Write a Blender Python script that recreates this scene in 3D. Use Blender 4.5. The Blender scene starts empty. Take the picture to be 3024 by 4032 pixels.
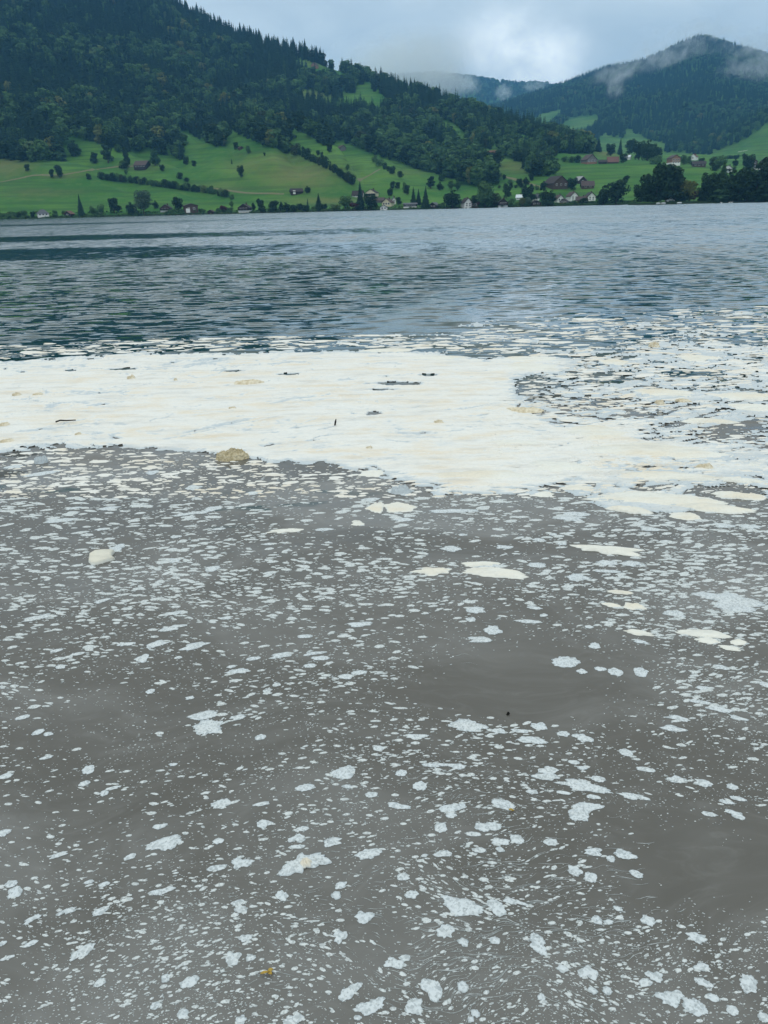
import bpy, math, random
import numpy as np
from mathutils import Matrix, Vector

random.seed(7)
rng = np.random.default_rng(7)
SC = bpy.context.scene
COL = SC.collection
R = math.radians

# ---------------------------------------------------------------- camera
PW, PH, FPX, CH = 3024.0, 4032.0, 3030.0, 1.7      # photo frame, focal length in its pixels, eye height above the lake
PITCH = math.atan((2016 - 819) / FPX)
ROLL = math.atan(0.0241)
CAM = np.array([0.0, 0.0, CH])
_f = np.array([0, math.cos(PITCH), -math.sin(PITCH)])
_U = np.array([0, math.sin(PITCH), math.cos(PITCH)])
_X = np.array([1.0, 0, 0])
_r = _X * math.cos(ROLL) - _U * math.sin(ROLL)
_u = _X * math.sin(ROLL) + _U * math.cos(ROLL)
cam_data = bpy.data.cameras.new('camera')
cam_data.sensor_fit = 'VERTICAL'
cam_data.angle_y = 2 * math.atan(PH / 2 / FPX)
cam_data.clip_start = 0.05
cam_data.clip_end = 20000
cam = bpy.data.objects.new('camera', cam_data)
COL.objects.link(cam)
M = Matrix.Identity(4)
for i in range(3):
    M[i][0], M[i][1], M[i][2], M[i][3] = _r[i], _u[i], -_f[i], CAM[i]
cam.matrix_world = M
SC.camera = cam

# ---------------------------------------------------------------- render and exposure
SC.view_settings.view_transform = 'Standard'
SC.view_settings.look = 'None'
SC.view_settings.gamma = 1
SC.view_settings.use_curve_mapping = False
SC.view_settings.exposure = 0.0
SC.render.engine = 'CYCLES'
SC.cycles.max_bounces = 4
SC.cycles.diffuse_bounces = 2
SC.cycles.glossy_bounces = 2
SC.cycles.transparent_max_bounces = 8
SC.cycles.volume_bounces = 2
SC.cycles.volume_step_rate = 3.0
SC.cycles.volume_max_steps = 96
SC.cycles.use_denoising = True
SC.cycles.use_adaptive_sampling = True
SC.cycles.adaptive_threshold = 0.02


# ---------------------------------------------------------------- node helpers
class NT:
    """Small wrapper to write node trees."""
    def __init__(s, tree):
        s.t = tree
        s.t.nodes.clear()

    def n(s, kind, **kw):
        nd = s.t.nodes.new(kind)
        for k, v in kw.items():
            setattr(nd, k, v)
        return nd

    def put(s, sock, v):
        if isinstance(v, bpy.types.NodeSocket):
            s.t.links.new(v, sock)
        elif v is not None:
            if hasattr(sock.default_value, '__len__') and not hasattr(v, '__len__'):
                v = (v,) * len(sock.default_value)
            elif hasattr(sock.default_value, '__len__') and len(v) == 3 and len(sock.default_value) == 4:
                v = (*v, 1)
            sock.default_value = v

    def math(s, op, a, b=None, c=None, clamp=False):
        nd = s.n('ShaderNodeMath', operation=op, use_clamp=clamp)
        for i, v in enumerate((a, b, c)):
            if v is not None:
                s.put(nd.inputs[i], v)
        return nd.outputs[0]

    def vmath(s, op, a, b=None, out=0):
        nd = s.n('ShaderNodeVectorMath', operation=op)
        s.put(nd.inputs[0], a)
        if b is not None:
            if op == 'SCALE':
                s.put(nd.inputs['Scale'], b)
            else:
                s.put(nd.inputs[1], b)
        return nd.outputs[out]

    def noise(s, vec, scale, detail=3, rough=0.5, dist=0.0, out=0):
        nd = s.n('ShaderNodeTexNoise')
        s.put(nd.inputs['Vector'], vec)
        nd.inputs['Scale'].default_value = scale
        nd.inputs['Detail'].default_value = detail
        nd.inputs['Roughness'].default_value = rough
        nd.inputs['Distortion'].default_value = dist
        return nd.outputs[out]

    def voronoi(s, vec, scale, feature='F1', out=0):
        nd = s.n('ShaderNodeTexVoronoi', feature=feature)
        s.put(nd.inputs['Vector'], vec)
        nd.inputs['Scale'].default_value = scale
        return nd.outputs[out]

    def step(s, v, a, b, lo=0.0, hi=1.0):
        nd = s.n('ShaderNodeMapRange', interpolation_type='SMOOTHSTEP')
        s.put(nd.inputs[0], v)
        for i, x in enumerate((a, b, lo, hi)):
            nd.inputs[i + 1].default_value = x
        return nd.outputs[0]

    def mix(s, f, a, b, blend='MIX'):
        nd = s.n('ShaderNodeMix', data_type='RGBA', blend_type=blend)
        s.put(nd.inputs[0], f)
        s.put(nd.inputs[6], a)
        s.put(nd.inputs[7], b)
        return nd.outputs[2]

    def comb(s, x, y, z):
        nd = s.n('ShaderNodeCombineXYZ')
        for i, v in enumerate((x, y, z)):
            s.put(nd.inputs[i], v)
        return nd.outputs[0]

    def sep(s, v):
        nd = s.n('ShaderNodeSeparateXYZ')
        s.put(nd.inputs[0], v)
        return nd.outputs

    def attr(s, name):
        return s.n('ShaderNodeAttribute', attribute_name=name).outputs['Fac']

    def bump(s, h, strength, dist):
        nd = s.n('ShaderNodeBump')
        nd.inputs['Strength'].default_value = strength
        nd.inputs['Distance'].default_value = dist
        s.put(nd.inputs['Height'], h)
        return nd.outputs[0]

    def principled(s, color, rough=0.8, normal=None, spec=0.3, **kw):
        nd = s.n('ShaderNodeBsdfPrincipled')
        s.put(nd.inputs['Base Color'], color)
        s.put(nd.inputs['Roughness'], rough)
        s.put(nd.inputs['Specular IOR Level'], spec)
        if normal is not None:
            s.put(nd.inputs['Normal'], normal)
        for k, v in kw.items():
            s.put(nd.inputs[k], v)
        return nd.outputs[0]

    def out(s, surf=None, vol=None):
        o = s.n('ShaderNodeOutputMaterial')
        if surf is not None:
            s.t.links.new(surf, o.inputs['Surface'])
        if vol is not None:
            s.t.links.new(vol, o.inputs['Volume'])


def material(name):
    m = bpy.data.materials.new(name)
    m.use_nodes = True
    return m, NT(m.node_tree)


# ---------------------------------------------------------------- sky: an even overcast ceiling with soft cloud structure
SUN_EL, SUN_AZ = R(52), R(200)          # azimuth clockwise from +Y (view direction)
world = bpy.data.worlds.new('World')
SC.world = world
world.use_nodes = True
w = NT(world.node_tree)
sky = w.n('ShaderNodeTexSky', sky_type='NISHITA')
sky.sun_disc = False
sky.sun_elevation = SUN_EL
sky.sun_rotation = SUN_AZ
sky.air_density = 1.0
sky.dust_density = 2.0
dirv = w.vmath('NORMALIZE', w.n('ShaderNodeTexCoord').outputs['Generated'])
sx, sy, sz = w.sep(dirv)
zc = w.math('MAXIMUM', sz, 0.0)
lum = w.math('MULTIPLY_ADD', zc, 0.70, 0.78)                       # overcast sky: brighter overhead than at the horizon
den = w.math('ADD', zc, 0.22)
cp = w.comb(w.math('DIVIDE', sx, den), w.math('DIVIDE', sy, den), 0.0)
c1 = w.noise(w.vmath('ADD', cp, (3.1, 7.7, 0)), 0.9, 5, 0.55, 0.4)
c2 = w.noise(w.vmath('ADD', cp, (1.3, 2.2, 4)), 2.6, 5, 0.6, 0.6)
cl = w.math('MULTIPLY_ADD', c1, 0.65, w.math('MULTIPLY', c2, 0.35))
cl = w.step(cl, 0.34, 0.68)


def ray(px, py):
    px, py = np.asarray(px, float), np.asarray(py, float)
    return _f + ((px - PW / 2) / FPX)[..., None] * _r + ((PH / 2 - py) / FPX)[..., None] * _u


def gap(px, py, wide, amount):
    """A thin place in the cloud ceiling where more light comes through."""
    d = ray(px, py)
    d = d / np.linalg.norm(d)
    wrp = w.vmath('SCALE', w.vmath('SUBTRACT', w.noise(dirv, 9, 5, 0.6, 0, 1), (0.5, 0.5, 0.5)), 0.07)
    df = w.vmath('DISTANCE', w.vmath('ADD', dirv, wrp), tuple(d), out=1)
    return w.math('MULTIPLY', w.math('EXPONENT', w.math('MULTIPLY', w.math('POWER', w.math('DIVIDE', df, R(wide)), 2.0), -1.0)), amount)


g = w.math('ADD', gap(2060, 240, 2.0, 0.8), gap(1940, 180, 1.5, 0.55))
g = w.math('ADD', g, gap(2190, 290, 1.9, 0.65))
g = w.math('MULTIPLY', g, w.step(w.noise(w.vmath('MULTIPLY', dirv, (1, 1, 1.3)), 13, 5, 0.6, 0.0), 0.30, 0.66, 0.30, 1.1))
high = w.step(zc, 0.10, 0.60)
cdark = w.mix(high, (0.55, 0.725, 0.865), (0.80, 0.88, 0.89))
clight = w.mix(high, (0.79, 0.96, 1.06), (1.03, 1.09, 1.08))
cloud = w.mix(cl, cdark, clight)
cloud = w.mix(w.math('MINIMUM', g, 1.0), cloud, (1.38, 1.50, 1.54))
cloud = w.vmath('SCALE', cloud, lum)
cloud = w.vmath('SCALE', cloud, 10.0)
final = w.mix(0.93, sky.outputs[0], cloud)
bg = w.n('ShaderNodeBackground')
w.put(bg.inputs[0], final)
bg.inputs[1].default_value = 0.1
wo = w.n('ShaderNodeOutputWorld')
world.node_tree.links.new(bg.outputs[0], wo.inputs[0])

sun_d = bpy.data.lights.new('sun', 'SUN')
sun_d.energy = 0.5
sun_d.angle = R(30)
sun_d.color = (1.0, 0.96, 0.9)
sun = bpy.data.objects.new('sun', sun_d)
sdir = Vector((math.sin(SUN_AZ) * math.cos(SUN_EL), math.cos(SUN_AZ) * math.cos(SUN_EL), math.sin(SUN_EL)))
sun.rotation_euler = sdir.to_track_quat('Z', 'Y').to_euler()
sun.location = (0, -20, 60)
COL.objects.link(sun)


# ---------------------------------------------------------------- geometry helpers
def project(P):
    q = np.asarray(P, float) - CAM
    zf = q @ _f
    zf = np.where(np.abs(zf) < 1e-6, 1e-6, zf)
    return PW / 2 + FPX * (q @ _r) / zf, PH / 2 - FPX * (q @ _u) / zf


def on_water(px, py, z=0.0):
    d = ray(px, py)
    t = (z - CH) / d[..., 2]
    return CAM + d * t[..., None]


def hash2(ix, iy, seed):
    h = (ix.astype(np.int64) * 374761393 + iy.astype(np.int64) * 668265263 + seed * 974634777) & 0xFFFFFFFF
    h = ((h ^ (h >> 13)) * 1274126177) & 0xFFFFFFFF
    return (h ^ (h >> 16)) & 0xFFFFFFFF


def perlin(x, y, seed=0):
    x, y = np.asarray(x, float), np.asarray(y, float)
    ix, iy = np.floor(x), np.floor(y)
    fx, fy = x - ix, y - iy
    ix, iy = ix.astype(np.int64), iy.astype(np.int64)
    u, v = fx * fx * fx * (fx * (fx * 6 - 15) + 10), fy * fy * fy * (fy * (fy * 6 - 15) + 10)

    def gr(dx, dy):
        a = hash2(ix + dx, iy + dy, seed) * (2 * np.pi / 4294967296.0)
        return np.cos(a) * (fx - dx) + np.sin(a) * (fy - dy)
    n0 = gr(0, 0) * (1 - u) + gr(1, 0) * u
    n1 = gr(0, 1) * (1 - u) + gr(1, 1) * u
    return (n0 * (1 - v) + n1 * v) * 1.5


def fbm(x, y, seed=0, oct=4, gain=0.5):
    s, a, t = 0, 1.0, 0
    for k in range(oct):
        s = s + a * perlin(x * 2 ** k, y * 2 ** k, seed + 17 * k)
        t += a
        a *= gain
    return s / t * 1.4


def inside(poly, x, y):
    x, y = np.asarray(x, float), np.asarray(y, float)
    r = np.zeros(x.shape, bool)
    n = len(poly)
    for i in range(n):
        x0, y0 = poly[i]
        x1, y1 = poly[(i + 1) % n]
        if y0 == y1:
            continue
        c = ((y0 > y) != (y1 > y)) & (x < (x1 - x0) * (y - y0) / (y1 - y0) + x0)
        r ^= c
    return r


def sstep(x, a, b):
    t = np.clip((x - a) / (b - a), 0, 1)
    return t * t * (3 - 2 * t)


def mesh_np(name, V, F, mat=None, smooth=True, attrs=None):
    """Mesh from numpy arrays; F is an (n,3) or (n,4) array or a list of both kinds."""
    me = bpy.data.meshes.new(name)
    Fs = F if isinstance(F, list) else [F]
    Fs = [np.asarray(f, np.int32) for f in Fs if len(f)]
    loops = np.concatenate([f.ravel() for f in Fs])
    tot = np.concatenate([np.full(len(f), f.shape[1], np.int32) for f in Fs])
    start = np.concatenate([[0], np.cumsum(tot)[:-1]]).astype(np.int32)
    me.vertices.add(len(V))
    me.vertices.foreach_set('co', np.asarray(V, np.float32).ravel())
    me.loops.add(len(loops))
    me.loops.foreach_set('vertex_index', loops)
    me.polygons.add(len(tot))
    me.polygons.foreach_set('loop_start', start)
    me.polygons.foreach_set('loop_total', tot)
    me.polygons.foreach_set('use_smooth', np.full(len(tot), smooth))
    for k, v in (attrs or {}).items():
        a = me.attributes.new(k, 'FLOAT', 'POINT')
        a.data.foreach_set('value', np.asarray(v, np.float32))
    me.update(calc_edges=True)
    me.validate()
    if mat:
        me.materials.append(mat)
    return me


def obj(name, me, parent=None, **props):
    o = bpy.data.objects.new(name, me)
    COL.objects.link(o)
    if parent:
        o.parent = parent
    for k, v in props.items():
        o[k] = v
    return o


def thing(name, label, cat, group=None, me=None):
    o = obj(name, me, label=label, category=cat)
    if group:
        o['group'] = group
    return o


class MB:
    """Collects boxes and prisms for one mesh part."""
    def __init__(s):
        s.v, s.f = [], []

    def poly(s, pts, faces):
        k = len(s.v)
        s.v += [tuple(p) for p in pts]
        s.f += [tuple(i + k for i in q) for q in faces]

    def box(s, x0, x1, y0, y1, z0, z1):
        s.poly([(x0, y0, z0), (x1, y0, z0), (x1, y1, z0), (x0, y1, z0), (x0, y0, z1), (x1, y0, z1), (x1, y1, z1), (x0, y1, z1)],
               [(0, 3, 2, 1), (4, 5, 6, 7), (0, 1, 5, 4), (1, 2, 6, 5), (2, 3, 7, 6), (3, 0, 4, 7)])

    def mesh(s, name, mat):
        me = bpy.data.meshes.new(name)
        me.from_pydata(s.v, [], s.f)
        me.update()
        if mat:
            me.materials.append(mat)
        return me


# ---------------------------------------------------------------- terrain: the hillside across the lake
SHORE = [(-900, 876, 800), (0, 858, 740), (600, 848, 700), (1200, 836, 660), (1600, 826, 640)]
RIDGE = [(-900, -520, 1900), (0, -300, 1800), (600, -30, 1750), (700, 40, 1740), (900, 125, 1700), (1100, 190, 1640), (1220, 225, 1600), (1320, 275, 1580),
         (1450, 305, 1530), (1600, 365, 1460), (1760, 405, 1400), (1900, 445, 1330)]


def left_column(x):
    s = np.array(SHORE)
    r_ = np.array(RIDGE)
    ys, ds = np.interp(x, s[:, 0], s[:, 1]), np.interp(x, s[:, 0], s[:, 2])
    yr, dr = np.interp(x, r_[:, 0], r_[:, 1]), np.interp(x, r_[:, 0], r_[:, 2])
    return [(ys + (yr - ys) * t, ds + (dr - ds) * t) for t in (0, .07, .22, .45, .72, 1)]


COLS = [(x, left_column(x)) for x in (-900, -300, 0, 300, 600, 750, 900, 1050, 1200, 1320, 1450, 1600, 1760)]
COLS += [
    (1900, [(819, 640), (798, 675), (745, 780), (650, 920), (545, 1120), (447, 1330)]),
    (2000, [(817, 640), (800, 672), (745, 770), (655, 900), (572, 1050), (492, 1260)]),
    (2200, [(811, 632), (797, 660), (738, 740), (650, 900), (602, 1000), (548, 1200)]),
    (2400, [(804, 625), (792, 650), (735, 740), (645, 900), (618, 1040), (598, 1250)]),
    (2600, [(800, 620), (788, 650), (735, 730), (646, 900), (628, 1100), (604, 1400)]),
    (2800, [(795, 620), (783, 650), (733, 730), (658, 900), (640, 1100), (612, 1400)]),
    (3024, [(788, 620), (776, 650), (730, 730), (664, 900), (640, 1100), (600, 1400)]),
    (3900, [(768, 620), (756, 650), (700, 730), (636, 900), (600, 1100), (540, 1400)])]


def polar_knots(cols, back):
    ka, kd, kz = [], [], []
    for x, kn in cols:
        a, d, z = [], [], []
        for y, dd in kn:
            v = ray(x, y)
            h = math.hypot(v[0], v[1])
            a.append(math.atan2(v[0], v[1]))
            d.append(dd)
            z.append(CH + v[2] / h * dd)
        z[0] = 0.7
        z = [max(zz, 0.7 + 0.01 * i) for i, zz in enumerate(z)]
        ka.append([a[0]] + a + [a[-1]] * 2)
        kd.append([d[0] - 9] + d + [d[-1] + back[0], d[-1] + back[1]])
        kz.append([-2.5] + z + [z[-1] - back[2], z[-1] - back[3]])
    return np.array(ka), np.array(kd), np.array(kz)


class Terrain:
    def __init__(s, knots, a0, a1, na, d0, d1, step=4.0, smooth=9, across=25):
        ka, kd, kz = knots
        s.az = np.linspace(a0, a1, na)
        s.d = np.arange(d0, d1, step)
        s.step = step
        K = ka.shape[1]
        D = np.array([np.interp(s.az, ka[:, k], kd[:, k]) for k in range(K)])
        Z = np.array([np.interp(s.az, ka[:, k], kz[:, k]) for k in range(K)])
        s.kd, s.kz = D, Z
        s.z = np.array([np.interp(s.d, D[:, j], Z[:, j]) for j in range(na)])
        w1 = np.hanning(smooth + 2)[1:-1]
        w1 /= w1.sum()
        pad = smooth // 2
        raw = s.z.copy()
        zz = np.pad(s.z, ((0, 0), (pad, pad)), mode='edge')
        s.z = np.array([np.convolve(r_, w1, 'valid') for r_ in zz])
        near = sstep(s.d[None, :] - D[1][:, None], 5, 60)           # keep the waterline where it is
        s.z = raw * (1 - near) + s.z * near
        zz = np.pad(s.z, ((across // 2, across // 2), (0, 0)), mode='edge')
        w2 = np.hanning(across + 2)[1:-1]
        w2 /= w2.sum()
        s.z = np.array([np.convolve(c, w2, 'valid') for c in zz.T]).T
        A, Dg = np.meshgrid(s.az, s.d, indexing='ij')
        s.X, s.Y = np.sin(A) * Dg, np.cos(A) * Dg
        s.shore = D[1]

    def sample(s, x, y):
        x, y = np.asarray(x, float), np.asarray(y, float)
        a, d = np.arctan2(x, y), np.hypot(x, y)
        u = np.clip((a - s.az[0]) / (s.az[1] - s.az[0]), 0, len(s.az) - 1.001)
        v = np.clip((d - s.d[0]) / s.step, 0, len(s.d) - 1.001)
        i, j = u.astype(int), v.astype(int)
        fu, fv = u - i, v - j
        return (s.z[i, j] * (1 - fu) * (1 - fv) + s.z[i + 1, j] * fu * (1 - fv) + s.z[i, j + 1] * (1 - fu) * fv + s.z[i + 1, j + 1] * fu * fv)

    def hit(s, px, py):
        """First point of this ground along the sight line through a place in the photo."""
        v = ray(px, py)
        h = math.hypot(v[0], v[1])
        ds = np.arange(s.d[0], s.d[-1], 1.5)
        x, y = v[0] / h * ds, v[1] / h * ds
        zr = CH + v[2] / h * ds
        zt = s.sample(x, y)
        ok = np.nonzero((zt >= zr) & (zt > 0.2))[0]
        k = ok[0] if len(ok) else int(np.argmin(np.abs(zt - zr) + (zt < 0.2) * 1e3))
        return np.array([x[k], y[k], zt[k]]), ds[k]

    def mesh(s, name, mat, attrs=None):
        na, nd = s.z.shape
        V = np.stack([s.X, s.Y, s.z], -1).reshape(-1, 3)
        i, j = np.meshgrid(np.arange(na - 1), np.arange(nd - 1), indexing='ij')
        k = (i * nd + j).ravel()
        F = np.stack([k, k + nd, k + nd + 1, k + 1], -1)
        keep = s.z.reshape(-1)[F].max(1) > -2.2
        return mesh_np(name, V, F[keep], mat, True, attrs)


HILL = Terrain(polar_knots(COLS, (300, 900, 60, 330)), R(-46), R(43), 640, 560, 2500, 5.0, 13)


def world_line(pts, terr):
    return [terr.hit(x, y)[0][:2] for x, y in pts]


def dist_line(X, Y, line):
    best = np.full(X.shape, 1e9)
    for (x0, y0), (x1, y1) in zip(line[:-1], line[1:]):
        dx, dy = x1 - x0, y1 - y0
        t = np.clip(((X - x0) * dx + (Y - y0) * dy) / (dx * dx + dy * dy + 1e-9), 0, 1)
        best = np.minimum(best, np.hypot(X - x0 - t * dx, Y - y0 - t * dy))
    return best


RIBS = [([(130, 486), (176, 490), (261, 528), (365, 560), (450, 596), (535, 640)], 8), ([(545, 652), (608, 667), (668, 686), (741, 719)], 7), ([(705, 545), (790, 607), (851, 649), (900, 690)], 8),
        ([(814, 576), (899, 607), (972, 637), (1069, 682), (1142, 724)], 12), ([(900, 528), (1008, 567), (1148, 607), (1251, 655), (1324, 698), (1397, 742)], 17), ([(1490, 640), (1530, 668), (1590, 704)], 5),
        ([(2010, 645), (2110, 680), (2195, 714)], 5), ([(20, 640), (160, 668), (300, 690), (420, 700)], 4), ([(1860, 612), (1960, 640), (2050, 668)], 4)]
up = sstep(HILL.d[None, :] - HILL.shore[:, None], 15, 160)
add = np.zeros_like(HILL.z)
for pts, amp in RIBS:
    ln = np.array(world_line(pts, HILL))
    dl = dist_line(HILL.X, HILL.Y, ln)
    la, ld = np.arctan2(ln[:, 0], ln[:, 1]), np.hypot(ln[:, 0], ln[:, 1])
    o_ = np.argsort(la)
    behind = HILL.d[None, :] > np.interp(HILL.az, la[o_], ld[o_])[:, None]
    ends = sstep(HILL.az, la.min() - R(.8), la.min() + R(1.2)) * sstep(-HILL.az, -la.max() - R(.8), -la.max() + R(1.2))
    near_ = amp * np.exp(-(dl / 75) ** 2)
    far_ = amp * np.exp(-(dl / 16) ** 2) - 0.55 * amp * np.exp(-((dl - 36) / 30) ** 2) * sstep(dl, 4, 22)
    add += 1.35 * np.where(behind, far_, near_) * ends[:, None]
ca, sa = math.cos(R(-52)), math.sin(R(-52))
al, ac = HILL.X * ca + HILL.Y * sa, -HILL.X * sa + HILL.Y * ca
leftness = sstep(-HILL.X, -250, 0) * 0.75 + 0.25
add += (fbm(al / 420, ac / 95, 3, 3) * 9.0 + fbm(HILL.X / 60, HILL.Y / 60, 9, 3) * 1.6) * leftness
HILL.z = HILL.z + add * up
hpx, hpy = project(np.stack([HILL.X, HILL.Y, HILL.z], -1))

dry = np.zeros_like(HILL.z)
for cx, cy, rx, ry, a in [(1180, 690, 170, 55, 1), (1100, 630, 120, 30, .7), (30, 655, 110, 45, 1), (240, 690, 90, 14, .6), (1270, 790, 140, 14, 1), (980, 650, 100, 40, .6), (880, 735, 150, 18, .45),
                          (2050, 655, 110, 26, .8), (560, 655, 90, 18, .5), (1240, 372, 100, 25, .8), (1600, 680, 90, 14, .4), (1230, 250, 60, 16, .5), (2390, 605, 40, 16, .9), (150, 760, 160, 22, .5)]:
    dry = np.maximum(dry, a * np.exp(-((hpx - cx) / rx) ** 2 - ((hpy - cy) / ry) ** 2))
dry *= (HILL.d[None, :] < HILL.kd[6][:, None] + 30)

m_meadow, t = material('meadow_grass')
pos = t.n('ShaderNodeNewGeometry').outputs['Position']
n1 = t.noise(pos, 0.012, 5, 0.6)
n2 = t.noise(pos, 0.09, 4, 0.65)
n3 = t.noise(pos, 0.9, 3, 0.6)
terrace = t.noise(t.vmath('MULTIPLY', pos, (0.01, 0.01, 0.35)), 1.0, 3, 0.6)
col = t.mix(t.step(n1, 0.35, 0.68), (0.034, 0.122, 0.020), (0.088, 0.190, 0.030))
col = t.mix(t.step(n2, 0.45, 0.75), col, (0.072, 0.150, 0.034))
col = t.mix(t.math('MULTIPLY', t.step(terrace, 0.47, 0.60), 0.6), col, (0.030, 0.085, 0.024))
col = t.mix(t.math('MULTIPLY', t.step(n3, 0.5, 0.8), 0.35), col, (0.035, 0.08, 0.02))
dr = t.math('MULTIPLY', t.attr('dry'), t.step(n2, 0.2, 0.6, 0.45, 1.0))
col = t.mix(t.math('MULTIPLY', dr, 0.75), col, (0.150, 0.150, 0.055))
hz = t.sep(pos)[2]
col = t.mix(t.step(t.math('MULTIPLY_ADD', n2, 2.0, hz), 1.9, 3.0), (0.018, 0.035, 0.014), col)
t.out(t.principled(col, 0.95, t.bump(n3, 0.6, 1.0), spec=0.1))
hillside = obj('hillside', HILL.mesh('hillside', m_meadow, {'dry': dry.ravel()}), kind='structure')

# the far mountain behind the valley and the farther ridge beside it
FAR = [(900, 470, 560, 640), (1500, 440, 560, 650), (1700, 432, 540, 645), (1850, 428, 520, 640), (1940, 424, 520, 640), (2020, 394, 510, 636), (2131, 362, 490, 632), (2203, 340, 480, 630), (2290, 306, 470, 630), (2381, 270, 455, 628), (2521, 246, 440, 625), (2600, 216, 420, 622), (2661, 186, 410, 620), (2715, 166, 405, 620), (2742, 150, 402, 620), (2790, 150, 400, 620), (2830, 164, 405, 618), (2871, 174, 410, 615), (2905, 192, 412, 613), (2941, 196, 420, 612),
       (3024, 222, 420, 605), (3900, 330, 450, 600)]
fk = []
for x, yr, ym, yb in FAR:
    fk.append((x, [(yb + 30, 1450), (yb, 1700), ((yb + ym) / 2 + 8, 2050), (ym, 2450), ((ym + yr) / 2, 2950), (yr, 3450)]))
FARM = Terrain(polar_knots(fk, (300, 900, 50, 350)), R(-10), R(43), 300, 1440, 4200, 14.0, 7, 5)
FARM.z += (fbm(FARM.X / 420, FARM.Y / 420, 21, 4) * 28 + fbm(FARM.X / 110, FARM.Y / 110, 31, 3) * 6) * sstep(FARM.d, 1700, 2400)[None, :] * (1 - 0.8 * sstep(FARM.d, 3000, 3450)[None, :])
# a grassy shoulder comes down at the valley's side
sp, spy = project(np.stack([FARM.X, FARM.Y, FARM.z], -1))
FARM.z += 60 * np.exp(-((sp - 3090) / 210) ** 2) * np.exp(-((FARM.d[None, :] - 1850) / 260) ** 2)
far_mountain = obj('far_mountain', FARM.mesh('far_mountain', m_meadow, {'dry': np.zeros(FARM.z.size) + 0.12}), kind='structure')
RID = [(900, 330), (1500, 300), (1700, 288), (1780, 288), (1860, 305), (1940, 320), (1995, 330), (2043, 318), (2115, 326), (2179, 338), (2300, 350), (2500, 380), (3200, 420)]
rk = [(x, [(640, 3600), (600, 3900), (540, 4200), ((480 + y) / 2, 4500), (y + 40, 4750), (y, 5000)]) for x, y in RID]
RIDM = Terrain(polar_knots(rk, (300, 700, 60, 300)), R(-10), R(32), 160, 3600, 5700, 30.0, 5)
RIDM.z += fbm(RIDM.X / 500, RIDM.Y / 500, 5, 4) * 30 * (1 - 0.8 * sstep(RIDM.d, 4600, 5000)[None, :])
far_ridge = obj('far_ridge', RIDM.mesh('far_ridge', m_meadow, {'dry': np.zeros(RIDM.z.size)}), kind='structure')


# field tracks laid on the slope
m_track, t = material('field_track')
pos = t.n('ShaderNodeNewGeometry').outputs['Position']
t.out(t.principled(t.mix(t.noise(pos, 0.5, 4), (0.10, 0.12, 0.05), (0.20, 0.18, 0.11)), 0.95, spec=0.1))
for pts in ([(-60, 728), (60, 708), (130, 692), (250, 690), (380, 668), (470, 658), (530, 656)], [(1410, 712), (1450, 694), (1500, 664)], [(840, 745), (980, 762), (1130, 766)], [(1960, 690), (2060, 716), (2140, 742)]):
    q = []
    for (x0, y0), (x1, y1) in zip(pts[:-1], pts[1:]):
        for u in np.linspace(0, 1, 14)[:-1]:
            q.append(HILL.hit(x0 + (x1 - x0) * u, y0 + (y1 - y0) * u)[0])
    q = np.array(q)
    q[1:-1, :2] = (q[:-2, :2] + q[1:-1, :2] + q[2:, :2]) / 3
    dq = np.gradient(q[:, :2], axis=0)
    dq /= np.linalg.norm(dq, axis=1)[:, None] + 1e-9
    nn = np.stack([-dq[:, 1], dq[:, 0]], -1)
    V = []
    for s_ in (-1.5, -.5, .5, 1.5):
        e = q[:, :2] + nn * s_
        V.append(np.column_stack([e, HILL.sample(e[:, 0], e[:, 1]) + .18]))
    V = np.concatenate(V)
    n = len(q)
    F = np.array([(r_ * n + i, r_ * n + i + 1, (r_ + 1) * n + i + 1, (r_ + 1) * n + i) for r_ in range(3) for i in range(n - 1)])
    obj('track', mesh_np('track', V, F, m_track), kind='structure')

# ---------------------------------------------------------------- trees
def leaf_material(name, dark, light, warm, warm_share=0.08):
    m, t = material(name)
    info = t.n('ShaderNodeObjectInfo')
    rnd = info.outputs['Random']
    pos = t.n('ShaderNodeNewGeometry').outputs['Position']
    n = t.noise(pos, 0.35, 3, 0.6)
    stand = t.noise(pos, 0.011, 3, 0.6)                         # stands of the same kind share a tone
    c = t.mix(t.math('MULTIPLY_ADD', t.step(n, 0.3, 0.7), 0.4, t.math('MULTIPLY', rnd, 0.6)), dark, light)
    c = t.mix(t.step(stand, 0.42, 0.66, 0.0, 0.5), c, light)
    c = t.mix(t.math('MULTIPLY', t.step(t.math('FRACT', t.math('MULTIPLY', rnd, 17.3)), 1 - warm_share, 1.0), 0.9), c, warm)
    sh = t.principled(c, 0.85, spec=0.15)
    tr = t.n('ShaderNodeBsdfTranslucent')
    t.put(tr.inputs[0], c)
    mx = t.n('ShaderNodeMixShader')
    mx.inputs[0].default_value = 0.22
    t.t.links.new(sh, mx.inputs[1])
    t.t.links.new(tr.outputs[0], mx.inputs[2])
    t.out(mx.outputs[0])
    return m


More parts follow.
